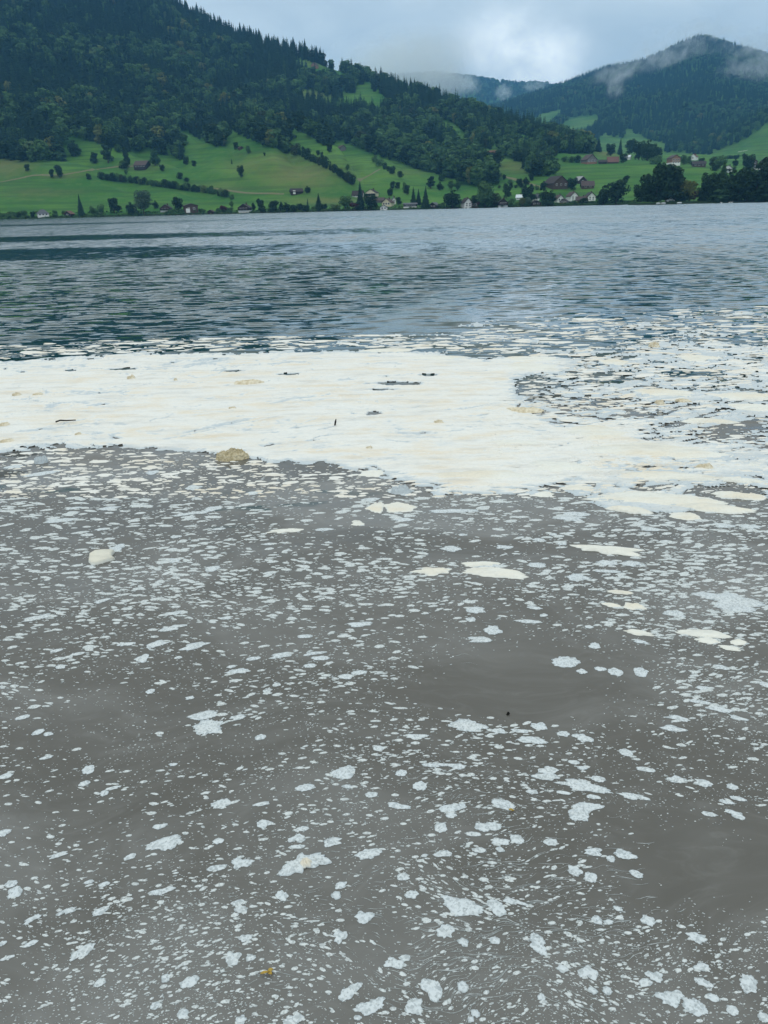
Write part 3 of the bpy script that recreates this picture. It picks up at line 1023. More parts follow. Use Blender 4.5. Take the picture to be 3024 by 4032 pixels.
# lone trees and shore trees, each by its look and its neighbours
T = [
    ('spruce', 321, 848, 70, 'tall dark spruce standing alone on the shore beside the bare lawn', .8),
    ('dark_broad', 452, 842, 54, 'round dark broadleaf tree on the shore between lone spruce and willow', 1.0),
    ('dark_broad', 517, 843, 42, 'dark bushy tree leaning against the pale willow', 1.1),
    ('willow', 567, 844, 76, 'big pale grey-green willow on the shore', 1.0),
    ('dark_broad', 614, 822, 30, 'small round tree above the chalet beside the willow', 1.1),
    ('dark_broad', 702, 830, 50, 'leafy tree hiding one corner of the red-brown barn', .95),
    ('shrub', 368, 842, 26, 'low shrub on the bank right of the lone shore spruce', 1.0),
    ('shrub', 398, 842, 32, 'taller shrub on the bank before the round dark tree', .8),
    ('dark_shrub', 74, 856, 18, 'small dark bush at the far left end of the shore', .9),
    ('shrub', 96, 856, 22, 'pale bush beside the white-fronted shore house', .8),
    ('dark_shrub', 131, 853, 18, 'dark bush touching the white-fronted shore house', .8),
    ('shrub', 770, 838, 14, 'low shrub between red-brown barn and black hut', 1.2),
    ('red', 880, 836, 26, 'dark red-leaved tree beside the black-and-white chalet', 1.0),
    ('broad', 912, 820, 26, 'pale thin tree behind the dark red-leaved tree', .8),
    ('column', 1000, 830, 34, 'narrow tree against the side of the black-and-white chalet', .9),
    ('column', 1028, 838, 56, 'pale pointed tree standing on the shore by the clipped round tree', 1.2),
    ('dark_broad', 1077, 838, 42, 'clipped round dark tree on the shore', 1.25),
    ('column', 1107, 834, 42, 'slim pale tree between two round shore trees', .7),
    ('dark_broad', 1127, 836, 34, 'loose round tree beside the clipped round shore tree', 1.2),
    ('dark_shrub', 1158, 834, 22, 'low dark bush in the shore row', 1.2),
    ('dark_broad', 1182, 834, 28, 'small rounded tree ending the shore row of bushes', 1.2),
    ('slim_spruce', 1213, 834, 44, 'little black conifer on the shore before the wide spruce', 1.3),
    ('dark_shrub', 1206, 840, 22, 'bush at the foot of the little black conifer', 1.2),
    ('spruce', 1256, 830, 56, 'wide dark spruce on the shore left of the farm', 1.3),
    ('dark_broad', 1278, 830, 24, 'short round tree at the foot of the wide spruce', 1.2),
    ('shrub', 1325, 832, 26, 'pale shrub on the bank before the farm', 1.2),
    ('broad', 1360, 826, 48, 'olive broadleaf tree on the bank before the farm', 1.15),
    ('red', 1398, 828, 30, 'dark red shrubby tree at the foot of the farm spruce', 1.2),
    ('spruce', 1420, 828, 92, 'very tall black spruce in front of the cream farmhouse', .95),
    ('dark_broad', 1462, 832, 56, 'big round dark tree right of the very tall spruce', 1.25),
    ('dark_broad', 1570, 808, 30, 'small dark tree behind the white gabled house', 1.0),
    ('spruce', 1628, 808, 56, 'first of the spruce pair behind the low white-railed house', 1.0),
    ('spruce', 1648, 808, 54, 'second of the spruce pair behind the low white-railed house', 1.0),
    ('spruce', 1676, 824, 72, 'dark spruce on the shore beside the low white-railed house', 1.1),
    ('dark_broad', 1782, 824, 62, 'big round dark tree on the shore before the white cottages', 1.25),
    ('shrub', 1740, 824, 20, 'low shrub left of the big round shore tree', 1.4),
    ('column', 1697, 742, 44, 'dark upright tree on the meadow above the low white-railed house', 1.5),
    ('dark_broad', 1732, 750, 30, 'round orchard tree beside the dark upright meadow tree', 1.1),
    ('broad', 1738, 714, 30, 'pale tree at the forest corner above the orchard', 1.1),
    ('broad', 1778, 748, 32, 'first orchard tree in the pair by the forest foot', 1.0),
    ('broad', 1800, 752, 34, 'second orchard tree in the pair by the forest foot', 1.0),
    ('dark_broad', 1545, 746, 28, 'dark fruit tree above the farm, left one of the pair', 1.1),
    ('dark_broad', 1566, 744, 24, 'dark fruit tree above the farm, right one of the pair', 1.1),
    ('dark_broad', 1537, 772, 30, 'dark fruit tree just right of the cream farmhouse', 1.0),
    ('broad', 1594, 748, 26, 'pale fruit tree up the slope from the white gabled house', 1.0),
    ('dark_broad', 1602, 768, 34, 'taller fruit tree up the slope from the white gabled house', .9),
    ('broad', 1368, 674, 24, 'thin pale tree alone on the steep meadow above the farm', .8),
    ('broad', 1910, 822, 98, 'large rounded grey-green tree on the shore left of the village', .95),
    ('dark_broad', 1870, 818, 42, 'dark tree by the white cottages', 1.0),
    ('dark_broad', 1948, 816, 46, 'dark tree overlapping the large rounded shore tree', 1.0),
    ('dark_broad', 1995, 782, 44, 'pair-topped tree in the gardens before the white chalet', .9),
    ('shrub', 2010, 812, 26, 'garden shrub right of the white chalet', 1.0),
    ('dark_broad', 2076, 798, 54, 'round black-green tree between the village gardens', 1.2),
    ('yellow', 2058, 812, 30, 'small yellowish tree on the bank before the village', 1.0),
    ('willow', 2079, 812, 30, 'small pale green tree beside the yellowish one', .9),
    ('dark_broad', 2142, 802, 50, 'dark square-topped tree in the village centre', 1.0),
    ('dark_broad', 2168, 802, 50, 'second dark tree in the village centre', 1.0),
    ('dark_shrub', 2160, 814, 22, 'broad bush on the bank below the village', 1.8),
    ('broad', 2010, 732, 22, 'small orchard tree at the end of the row before the big barn', 1.2),
    ('dark_broad', 2044, 734, 28, 'dome-shaped orchard tree before the big barn', 1.2),
    ('yellow', 2043, 722, 16, 'small yellow-tipped tree behind the dome-shaped orchard tree', 1.0),
    ('dark_broad', 2070, 728, 28, 'flat-topped orchard tree before the big barn', 1.2),
    ('dark_broad', 2092, 712, 26, 'orchard tree on the slope under the wood, left of the big barn', 1.2),
    ('dark_broad', 2140, 746, 30, 'tree at the corner of the big barn', 1.1),
    ('dark_broad', 2250, 748, 42, 'rounded tree between big barn and grey-roofed house', 1.3),
    ('dark_broad', 1952, 662, 58, 'big round tree on the meadow below the small red-roofed barn', 1.1),
    ('column', 1956, 708, 34, 'upright tree at the edge of the wood on the meadow', 1.4),
    ('dark_broad', 1985, 708, 18, 'small round tree alone on the bright meadow', 1.1),
    ('dark_broad', 2462, 726, 30, 'lone round tree on the bright green terrace field', 1.15),
    ('dark_broad', 2375, 808, 68, 'dark tree standing left in the pair at the reed bank', 1.0),
    ('dark_broad', 2425, 808, 80, 'larger grey-green tree in the pair at the reed bank', 1.1),
    ('dark_shrub', 2300, 806, 22, 'domed bush in the reeds before the village', 1.6),
    ('dark_broad', 2182, 616, 28, 'round tree on the slope beside the wood', 1.1),
    ('shrub', 2190, 636, 14, 'small shrub below the round slope tree', 1.2),
    ('shrub', 2220, 638, 20, 'pale shrub on the slope left of the farmhouse', 1.0),
    ('shrub', 2250, 640, 24, 'bush beside the farmhouse on the terrace', 1.1),
    ('dark_shrub', 2275, 641, 24, 'dark bush touching the farmhouse on the terrace', 1.1),
    ('spruce', 2355, 598, 44, 'rounded dark spruce above the terrace farmhouse', 1.6),
    ('dark_broad', 2405, 614, 42, 'round tree behind the brick-red barn', 1.1),
    ('spruce', 2440, 610, 54, 'pointed spruce behind the brick-red barn', 1.0),
    ('dark_broad', 2478, 612, 56, 'tall broadleaf tree behind the glass-roofed house', .9),
    ('dark_broad', 2515, 630, 66, 'tall tree in the clump between barn and tower house', .95),
    ('dark_broad', 2548, 634, 78, 'tallest tree in the clump between barn and tower house', .95),
    ('dark_broad', 2575, 636, 60, 'tree at the right of the clump by the tower house', 1.0),
    ('dark_broad', 2454, 642, 32, 'dark tree at the end of the brick-red barn', 1.2),
    ('shrub', 2582, 646, 28, 'pale round bush left of the tower house', 1.5),
    ('broad', 2690, 648, 32, 'pale tree touching the tower house', 1.1),
    ('broad', 2712, 648, 28, 'second pale tree right of the tower house', 1.1),
    ('dark_broad', 2760, 652, 26, 'small dark tree above the low brown house', 1.1),
    ('dark_broad', 2805, 660, 36, 'dark tree left of the white chalet on the terrace', 1.0),
    ('broad', 2835, 664, 44, 'grey-green round tree behind the white chalet on the terrace', 1.1),
    ('dark_shrub', 2817, 674, 22, 'dark bush below the grey-green tree by the white chalet', 1.1),
    ('dark_broad', 2893, 656, 28, 'round tree right of the white chalet on the terrace', 1.1),
    ('dark_shrub', 2888, 676, 16, 'small bush touching the white chalet on the terrace', 1.1),
    ('dark_broad', 2945, 680, 62, 'big round tree before the grouped houses on the terrace', 1.05),
    ('dark_broad', 2928, 622, 18, 'small conical tree below the white road barrier', 1.0),
    ('dark_shrub', 2870, 626, 12, 'hedge bush at the foot of the valley meadow', 2.0),
    ('dark_shrub', 2900, 626, 14, 'bush beside the white road barrier', 1.4),
    ('dark_broad', 108, 676, 26, 'small round tree on the far left meadow', 1.0),
    ('dark_broad', 205, 702, 32, 'smaller tree of the meadow pair under the wood', .9),
    ('dark_broad', 236, 700, 44, 'larger tree of the meadow pair under the wood', .95),
    ('dark_broad', 296, 618, 58, 'big dark tree just right of the wood corner', .95),
    ('column', 372, 642, 42, 'broad upright tree on the meadow left of the dark columnar one', 1.6),
    ('column', 427, 644, 66, 'tall dark columnar tree on the meadow', 1.1),
    ('column', 500, 650, 64, 'grey pointed tree beside the meadow farmhouse', .9),
    ('dark_shrub', 486, 664, 26, 'round bush left of the meadow farmhouse', 1.3),
    ('broad', 612, 652, 58, 'pale upright tree behind the meadow farmhouse', .85),
    ('dark_broad', 640, 676, 24, 'small dark tree right of the meadow farmhouse', 1.0),
    ('dark_shrub', 351, 707, 20, 'ragged little shrub alone above the hedge', 1.0),
    ('broad', 498, 690, 20, 'thin bush above the hedge row', .9),
    ('dark_broad', 733, 650, 28, 'round tree at the foot of the wood corner', 1.1),
    ('dark_broad', 766, 657, 22, 'small round tree on the rib below the wood corner', 1.1),
    ('dark_shrub', 711, 706, 22, 'scruffy bush above the hedge, larger of two', 1.0),
    ('dark_shrub', 736, 716, 15, 'scruffy bush above the hedge, smaller of two', 1.3),
    ('dark_broad', 949, 698, 40, 'shaggy dark tree alone in the middle of the meadow', .9),
    ('slim_spruce', 913, 646, 18, 'tiny dark conifer on the meadow rib', 1.3),
    ('dark_broad', 930, 590, 26, 'dark tree beside the little hay hut', 1.0),
    ('broad', 978, 606, 26, 'thin tree below the little hay hut', .9),
    ('dark_broad', 1042, 614, 12, 'tiny round bush on the bare rib', 1.1),
    ('dark_broad', 1211, 760, 26, 'round tree right of the long dark barn', 1.2),
    ('dark_broad', 1297, 602, 30, 'round tree left of the grey slope barn', 1.0),
    ('column', 1195, 602, 26, 'upright bush in the gully above the hedge of trees', 1.0),
    ('dark_shrub', 1252, 610, 16, 'dark bush on the slope left of the grey barn', 1.0),
    ('column', 1268, 636, 34, 'slim tree rising from the gully hedge', .9),
    ('slim_spruce', 1718, 415, 62, 'lone columnar tree breaking the skyline above the wood', 1.3),
    ('spruce', 1694, 425, 60, 'dark rounded spruce on the skyline beside the lone columnar tree', 1.6),
]
for k_, x, y, h, lb, wd in T:
    tree(k_, x, y, h, lb, wide=wd)

SP = [
    ('dark_broad', 2522, 62, 'low dark tree at the outer tip of the wooded spit', 1.2), ('dark_broad', 2545, 104, 'first tall tree at the tip of the wooded spit', .85), ('dark_broad', 2582, 122, 'tall leafy tree second from the spit tip', .9),
    ('dark_broad', 2622, 138, 'tallest tree over the white cabin on the spit', .9), ('column', 2655, 136, 'dark narrow tree behind the white cabin on the spit', 1.5), ('dark_broad', 2674, 52, 'low tree right of the white cabin on the spit', 1.1),
    ('yellow', 2712, 76, 'round yellow-green tree in the gap of the spit wood', 1.05), ('dark_shrub', 2690, 34, 'bush left of the yellow-green tree on the spit', 1.0), ('red', 2732, 40, 'rusty low bush beside the yellow-green tree', .8), ('dark_broad', 2757, 52, 'small tree right of the rusty bush on the spit', 1.0),
    ('dark_broad', 2785, 102, 'first tall tree right of the gap in the spit wood', .8), ('dark_broad', 2812, 96, 'broad tree in the spit wood beside the dark spruce', .9), ('spruce', 2834, 124, 'dark spruce-shaped tree in the spit wood', 1.3), ('dark_broad', 2868, 108, 'leafy tree right of the dark spruce in the spit wood', .95),
    ('dark_broad', 2902, 92, 'lower tree between the tall ones of the spit wood', 1.0), ('dark_broad', 2938, 118, 'big dark tree in the right part of the spit wood', 1.0), ('dark_broad', 2972, 128, 'very tall dark tree near the right edge of the spit', .95), ('spruce', 3004, 132, 'black conifer at the right edge of the spit', 1.3),
    ('dark_broad', 3040, 140, 'tree cut by the right edge of the picture', 1.0), ('broad', 2845, 44, 'pale low tree at the water before the spit wood', 1.0), ('broad', 2800, 40, 'low olive tree at the water, left in the spit wood', 1.1), ('broad', 3010, 52, 'pale low tree at the water by the picture edge', 1.0),
    ('dark_shrub', 2560, 34, 'bush at the water under the first tall spit tree', 1.4), ('dark_shrub', 2768, 26, 'small bush at the water right of the rusty one', 1.3), ('dark_shrub', 2905, 30, 'dark bush at the water in the spit wood', 1.5), ('dark_shrub', 2960, 30, 'second dark bush at the water in the spit wood', 1.5)]
for k_, x, h, lb, wd in SP:
    tree(k_, x, 0, h, lb, 'trees on the wooded spit', wd, spit=True)
for i, x in enumerate(range(3090, 3700, 60)):
    tree('dark_broad', x, 0, 120 + 15 * math.sin(i * 2.2), 'dark tree farther along the wooded spit', 'trees on the wooded spit', 1.0, spit=True)
P = np.array([[*at_distance(x, PD + 30 + 24 * rng.random()), 1.0] for x in np.arange(2560, 3800, 9) if not 2690 < x < 2760])
forest('spit_thicket', 'dark thicket filling the spit behind its front trees', P, rng.uniform(8, 17, len(P)), rng.integers(7, 9, len(P)), np.full(len(P), 1.3))


# hedges: one row each, its shrubs as parts
def hedge(pts, hpx, gap, label, seed, kinds=('dark_shrub', 'dark_shrub', 'shrub')):
    g = random.Random(seed)
    P0, _ = place(*pts[0])
    o = thing('hedge', label, 'hedge')
    o.location = P0
    for (x0, y0), (x1, y1) in zip(pts[:-1], pts[1:]):
        n = max(1, int(math.hypot(x1 - x0, y1 - y0) / gap))
        for i in range(n):
            u = (i + 0.2 + 0.6 * g.random()) / n
            Q, mpp = place(x0 + (x1 - x0) * u, y0 + (y1 - y0) * u)
            h = hpx * mpp * g.uniform(0.7, 1.25)
            me_c, me_t = g.choice(TREE[g.choice(kinds)])
            for nm, me in (('shrub_crown', me_c), ('shrub_stem', me_t)):
                c = obj(nm, me, o)
                c.location = Q - P0 - np.array([0, 0, 0.2])
                c.scale = (h, h, h)
                c.rotation_euler = (0, 0, g.random() * 6)


hedge([(398, 708), (500, 720), (603, 732), (723, 750), (838, 763), (900, 782), (925, 788)], 26, 13, 'long dark hedge running down the meadow below the farmhouse', 1)
hedge([(1160, 606), (1238, 640), (1322, 684), (1392, 734)], 34, 14, 'row of dark trees filling the gully above the farm', 2, ('dark_shrub', 'column', 'dark_shrub'))
hedge([(1470, 634), (1505, 660), (1540, 682), (1580, 702)], 26, 15, 'short diagonal hedge on the steep meadow above the farm', 3, ('dark_shrub', 'shrub', 'dark_shrub'))
hedge([(1960, 742), (2060, 740), (2140, 752)], 16, 18, 'low garden hedge before the orchard row', 4)

# bank vegetation: low growth along the water
P, Hh, ix = [], [], []
for x in np.arange(-500, 2600, 3.0):
    for k in range(2):
        xx = x + rng.uniform(-2, 2)
        a_ = math.atan2(*ray(xx, 820)[:2])
        d = np.interp(a_, HILL.az, HILL.shore) + rng.uniform(-5, 16)
        reed = 2170 < xx < 2560 and d < 640
        P.append((math.sin(a_) * d, math.cos(a_) * d, 0.0))
        Hh.append(rng.uniform(1.2, 2.4) if reed else rng.uniform(0.3, 1.3) * (1 + 1.3 * float(perlin(np.array(xx / 30), np.array(0.5), 4) > 0.2)))
        ix.append(9)
P = np.array(P)
P[:, 2] = np.maximum(HILL.sample(P[:, 0], P[:, 1]), -0.1) - 0.2
forest('bank_shrubbery', 'low dark growth and reeds fringing the opposite shore', P, np.array(Hh), np.array(ix), np.full(len(P), 1.2))

# woods on the slope behind the village (clumps with gaps) as a mass behind the single trees
CL = [[(1960, 585), (2065, 565), (2120, 585), (2178, 640), (2184, 692), (2150, 704), (2080, 688), (2045, 640), (1985, 615)],
      [(2130, 530), (2330, 560), (2332, 606), (2260, 606), (2215, 604), (2140, 604)],
      [(1700, 400), (2026, 500), (2026, 560), (1940, 568), (1840, 556), (1760, 500)], [(1860, 560), (1900, 560), (1940, 572), (1930, 590), (1870, 585)]]
P = scatter(6.5, R(5), R(22), 700, 1500, HILL, 33)
px, py = project(P)
keep = np.zeros(len(P), bool)
for c in CL:
    keep |= inside(c, px, py)
for o_ in OPEN:
    keep &= ~inside(o_, px, py)
P = P[keep]
ix = np.where(rng.random(len(P)) < 0.25, rng.integers(0, 4, len(P)), rng.integers(4, 9, len(P)))
forest('village_wood', 'dark clumps of wood stepping down the slope behind the village', P, np.where(ix < 4, rng.uniform(15, 22, len(P)), rng.uniform(11, 17, len(P))), ix, np.full(len(P), 1.1))

# conifers one can tell apart along the skyline of the near mountain
ga = np.random.default_rng(19)
xs = np.sort(np.concatenate([ga.uniform(690, 1290, 64), ga.uniform(1340, 1690, 34)]))
for x in xs:
    a_ = math.atan2(*ray(x, 200)[:2])
    d = np.interp(a_, HILL.az, HILL.kd[6]) + ga.uniform(-14, 6)
    q = np.array([math.sin(a_) * d, math.cos(a_) * d, 0])
    q[2] = HILL.sample(q[0], q[1])
    if x < 1300:
        tree(ga.choice(['slim_spruce', 'spruce', 'spruce']), 0, 0, 0, 'pointed dark spruce in the row along the skyline above the hilltop barn', 'spruces on the skyline above the barn', P_=q, hm=ga.uniform(17, 27))
    else:
        tree(ga.choice(['slim_spruce', 'spruce', 'broad']), 0, 0, 0, 'tree on the lower skyline below the hilltop barn', 'trees on the lower skyline', P_=q, hm=ga.uniform(15, 24))

# ---------------------------------------------------------------- buildings
def plain(name, col, rough=0.8, grain=0.25, scale=2.0, stretch=(1, 1, 1)):
    m, t = material(name)
    pos = t.n('ShaderNodeTexCoord').outputs['Object']
    n = t.noise(t.vmath('MULTIPLY', pos, stretch), scale, 4, 0.6)
    c = t.mix(t.step(n, 0.3, 0.75), tuple(x * (1 - grain) for x in col), tuple(min(1, x * (1 + grain)) for x in col))
    t.out(t.principled(c, rough, spec=0.2))
    return m


W = {'white': plain('white_render', (.78, .78, .74), grain=.06), 'cream': plain('cream_render', (.70, .62, .44), grain=.08), 'dark': plain('dark_timber', (.040, .030, .025), stretch=(5, 5, .4)),
     'brown': plain('brown_timber', (.085, .058, .045), stretch=(5, 5, .4)), 'tan': plain('tan_timber', (.27, .155, .10), stretch=(.4, .4, 5)), 'grey': plain('grey_timber', (.17, .16, .15), stretch=(5, 5, .4)),
     'blue': plain('blue_grey_glass', (.35, .45, .55), rough=.2, grain=.1)}
RF = {'dark': plain('dark_tiles', (.045, .036, .034), grain=.35, scale=3), 'brown': plain('brown_tiles', (.085, .062, .056), grain=.35, scale=3), 'red': plain('red_tiles', (.15, .080, .062), grain=.3, scale=3),
      'grey': plain('grey_sheet', (.30, .31, .31), grain=.12), 'slate': plain('slate', (.10, .105, .115), grain=.25, scale=3), 'white': plain('pale_sheet', (.62, .66, .68), grain=.08)}
m_pane, t = material('window_glass')
t.out(t.principled((0.02, 0.025, 0.03), 0.15, spec=0.5))
m_frame = plain('window_frame_white', (.75, .75, .72), grain=.05)
m_door = plain('door_wood', (.10, .07, .05))
b = MB()
b.box(-.5, .5, -.5, .5, 0, 1)
ME_FRAME = b.mesh('window_frame', m_frame)
ME_PANE = b.mesh('window_pane', m_pane)
ME_DOOR = b.mesh('door', m_door)
ME_WDOOR = b.mesh('white_door', W['white'])
b = MB()
b.box(-.35, .35, -.35, .35, 0, 1.7)
b.box(-.45, .45, -.45, .45, 1.7, 1.85)
ME_CHIM = b.mesh('chimney', RF['brown'])


def house(px, py, wpx, hpx, label, wall='brown', roof='brown', gable=True, depth=1.1, yaw=0.0, rows=1, cols=3, name='house', cat='house', plinth=None, door=None, chim=True, roofpart=0.45, over=0.6, spit=False, balcony=False, hip=False):
    P_, mpp = place(px, py, spit)
    w_, h = wpx * mpp * 0.9, hpx * mpp * 0.9
    hr, hw = h * roofpart, h * (1 - roofpart)
    dp = w_ * depth
    o = thing(name, label, cat)
    o.location = P_ - np.array([0, 0, 0.3])
    o.rotation_euler = (0, 0, -math.atan2(P_[0], P_[1]) + R(yaw))
    hx, hy = w_ / 2, dp / 2
    e = over
    b = MB()
    b.box(-hx, hx, -hy, hy, -1.5, hw)
    if hip:
        pass
    elif gable:
        for yy, s_ in ((-hy, 1), (hy - 0.02, 1)):
            b.poly([(-hx, yy, hw), (hx, yy, hw), (0, yy, hw + hr), (-hx, yy + .02, hw), (hx, yy + .02, hw), (0, yy + .02, hw + hr)], [(0, 1, 2), (5, 4, 3), (0, 2, 5, 3), (2, 1, 4, 5)])
    else:
        for xx in (-hx, hx - 0.02):
            b.poly([(xx, -hy, hw), (xx, hy, hw), (xx, 0, hw + hr), (xx + .02, -hy, hw), (xx + .02, hy, hw), (xx + .02, 0, hw + hr)], [(2, 1, 0), (3, 4, 5), (0, 3, 5, 2), (2, 5, 4, 1)])
    obj('wall', b.mesh('wall', W[wall]), o)
    if plinth:
        b = MB()
        b.box(-hx - .05, hx + .05, -hy - .05, hy + .05, -1.5, hw * 0.36)
        obj('ground_storey', b.mesh('ground_storey', W[plinth]), o)
    b = MB()
    th = 0.28
    if hip:
        rx = hx * 0.35
        b.poly([(-hx - e, -hy - e, hw - .05), (hx + e, -hy - e, hw - .05), (hx + e, hy + e, hw - .05), (-hx - e, hy + e, hw - .05), (-rx, 0, hw + hr), (rx, 0, hw + hr)], [(0, 1, 5, 4), (1, 2, 5), (2, 3, 4, 5), (3, 0, 4), (3, 2, 1, 0)])
    else:
        a_, l_ = (hx, hy) if gable else (hy, hx)
        sl = hr / a_
        for s_ in (-1, 1):
            q = [(0, hr + .02), (s_ * (a_ + e), hr - sl * (a_ + e) + .02), (s_ * (a_ + e), hr - sl * (a_ + e) + th), (0, hr + th)]
            pts = []
            for yy in (-l_ - e, l_ + e):
                for (u, z) in q:
                    pts.append((u, yy, hw + z) if gable else (yy, u, hw + z))
            fs = [(0, 1, 2, 3), (7, 6, 5, 4), (0, 4, 5, 1), (1, 5, 6, 2), (2, 6, 7, 3), (3, 7, 4, 0)]
            b.poly(pts, fs)
    rf = obj('roof', b.mesh('roof', RF[roof]), o)
    if chim:
        c = obj('chimney', ME_CHIM, rf)
        c.location = (hx * .3, hy * .1, hw + hr * .72)
    for r_ in range(rows):
        for c_ in range(cols):
            z = hw * (0.28 + (r_ + 0.0) / max(rows, 1) * 0.72) if rows > 1 else hw * 0.45
            xx = -hx + w_ * (c_ + 0.75) / (cols + 0.5)
            wn = obj('window', ME_FRAME, o)
            wn.location = (xx, -hy - 0.04, z)
            ww, wh = min(1.5, w_ * 0.5 / cols + .3), min(1.6, hw * 0.5 / rows)
            wn.scale = (ww, 0.12, wh)
            pn = obj('pane', ME_PANE, wn)
            pn.location = (0, -0.2, 0.1)
            pn.scale = (.78, 0.8, .8)
    if door:
        dx, dw_, dh = door
        dd = obj('door', ME_WDOOR, o)
        dd.location = (dx * hx, -hy - 0.07, 0)
        dd.scale = (dw_, 0.16, dh)
    if balcony:
        b = MB()
        b.box(-hx - .1, hx + .1, -hy - 1.3, -hy - 0.06, hw * .5, hw * .5 + .15)
        b.box(-hx - .1, hx + .1, -hy - 1.38, -hy - 1.31, hw * .5 + .16, hw * .5 + 1.1)
        obj('balcony', b.mesh('balcony', W['dark']), o)
    return o


house(562, 662, 56, 30, 'dark timber farmhouse with brown roof alone on the meadow', 'dark', 'brown', False, .9, -28, 1, 4, name='farmhouse', cat='farmhouse', chim=False, roofpart=.6)
house(170, 852, 46, 28, 'low white house with slate hip roof at the waterline', 'white', 'slate', False, .8, 5, 1, 3, roofpart=.6, hip=True, chim=False)
house(274, 850, 28, 20, 'tiny hut with rusty roof left of the lone shore spruce', 'dark', 'red', True, 1.2, -30, 1, 1, name='hut', cat='hut', chim=False, roofpart=.55)
house(656, 832, 42, 28, 'low dark chalet with wide roof between the willow and the red-brown barn', 'brown', 'dark', True, 1, -15, 1, 3, plinth='white', balcony=True, roofpart=.5)
house(752, 836, 56, 36, 'red-brown barn with shallow roof and a white garage door', 'brown', 'brown', True, .9, 8, 1, 2, name='barn', cat='barn', chim=False, roofpart=.22, door=(-.55, 3.2, 3.2))
house(832, 840, 22, 15, 'small black hut near the water right of the red-brown barn', 'dark', 'dark', True, 1.2, -20, 0, 0, name='hut', cat='hut', chim=False)
house(966, 834, 46, 32, 'black-roofed chalet with white ground storey beside the red-leaved tree', 'dark', 'dark', True, 1, -18, 1, 3, plinth='white', balcony=True, roofpart=.45)
house(1168, 764, 52, 22, 'long dark barn with two white doors on the open meadow', 'dark', 'dark', False, .5, 12, 0, 0, name='barn', cat='barn', chim=False, roofpart=.5, door=(-.5, 2.2, 3))
house(1465, 776, 46, 32, 'large cream farmhouse with black roof and balcony rows', 'cream', 'dark', True, 1.2, -14, 2, 4, name='farmhouse', cat='farmhouse', balcony=True, roofpart=.42)
house(1410, 776, 46, 26, 'dark stable joined to the cream farmhouse behind the tall spruce', 'white', 'dark', False, .7, -14, 1, 3, name='stable', cat='stable', chim=False, roofpart=.65)
house(1485, 797, 62, 20, 'long low shed with pale brown roof below the cream farmhouse', 'grey', 'brown', False, .5, -10, 0, 0, name='shed', cat='shed', chim=False, roofpart=.55)
house(1528, 812, 40, 32, 'stone-grey house with wide gable below the long low shed', 'cream', 'brown', True, 1, -22, 1, 3, roofpart=.5)
house(1550, 804, 16, 28, 'narrow white gabled house touching the stone-grey one', 'white', 'slate', True, 1.2, 10, 2, 1, roofpart=.35)
house(1512, 828, 30, 20, 'small boathouse with blue and white front at the farm shore', 'white', 'slate', True, 1, -5, 1, 2, name='boathouse', cat='boathouse', chim=False, roofpart=.4)
house(1615, 818, 56, 20, 'flat low house with white railing between two spruces', 'dark', 'slate', False, .6, 4, 1, 5, roofpart=.25, plinth='white', chim=False)
house(1710, 818, 36, 22, 'dark boathouse with grey roof right of the shore spruce', 'dark', 'slate', True, 1, -25, 1, 2, name='boathouse', cat='boathouse', chim=False, roofpart=.5)
house(1836, 816, 36, 38, 'white cottage with steep gable behind the big round shore tree', 'white', 'dark', True, 1.1, 25, 2, 2, name='cottage', cat='cottage')
house(1872, 816, 34, 30, 'brown cottage with red roof beside the white cottage', 'brown', 'red', True, 1, -20, 1, 2, name='cottage', cat='cottage')
house(1978, 814, 38, 34, 'white chalet with dark upper floor right of the rounded shore tree', 'dark', 'dark', True, 1, 10, 1, 3, plinth='white', name='chalet', cat='chalet', balcony=True)
house(2045, 786, 24, 20, 'small pale house with bluish roof behind the village gardens', 'white', 'white', False, 1, -10, 1, 2, roofpart=.5)
house(2110, 790, 26, 26, 'white house with blue-grey roof in the village centre', 'white', 'slate', False, .9, -12, 1, 2)
house(2108, 808, 42, 20, 'black boathouse on the bank below the village centre', 'dark', 'dark', True, .8, 14, 1, 2, name='boathouse', cat='boathouse', chim=False)
house(2200, 796, 30, 30, 'white-gabled house with brown roof right of the dark village trees', 'white', 'brown', True, 1.1, 28, 1, 2)
house(2222, 804, 32, 24, 'low grey cottage with white door near the reeds', 'grey', 'slate', True, 1, -12, 1, 2, name='cottage', cat='cottage', chim=False)
house(2252, 790, 36, 36, 'brown house with white gable front in the right village group', 'white', 'brown', True, 1.1, 30, 2, 2)
house(2290, 800, 40, 28, 'pale house with wide roof at the reeds in the right village group', 'white', 'brown', False, .8, -16, 1, 3)
house(2322, 790, 36, 34, 'tall white house with dark roof at the right end of the village', 'white', 'dark', True, 1, 24, 2, 2)
house(2188, 738, 78, 46, 'big barn with sweeping dark roof and brown gable above the village', 'brown', 'dark', True, 1.1, 32, 1, 3, name='barn', cat='barn', chim=False, roofpart=.62)
house(2283, 722, 40, 28, 'house with pale grey roof and dark gable right of the big barn', 'dark', 'grey', True, 1.1, 34, 1, 1, roofpart=.55)
house(2312, 742, 52, 30, 'long brown-roofed shed below the grey-roofed house', 'brown', 'brown', False, .7, 10, 1, 2, name='shed', cat='shed', chim=False, roofpart=.6)
house(2318, 644, 48, 36, 'terrace farmhouse with brown gable roof and white windows', 'grey', 'brown', True, 1.2, 28, 1, 3, name='farmhouse', cat='farmhouse', roofpart=.55, plinth='tan')
house(2372, 645, 34, 16, 'low dark annexe between terrace farmhouse and brick-red barn', 'dark', 'dark', False, .7, 5, 0, 0, name='annexe', cat='annexe', chim=False)
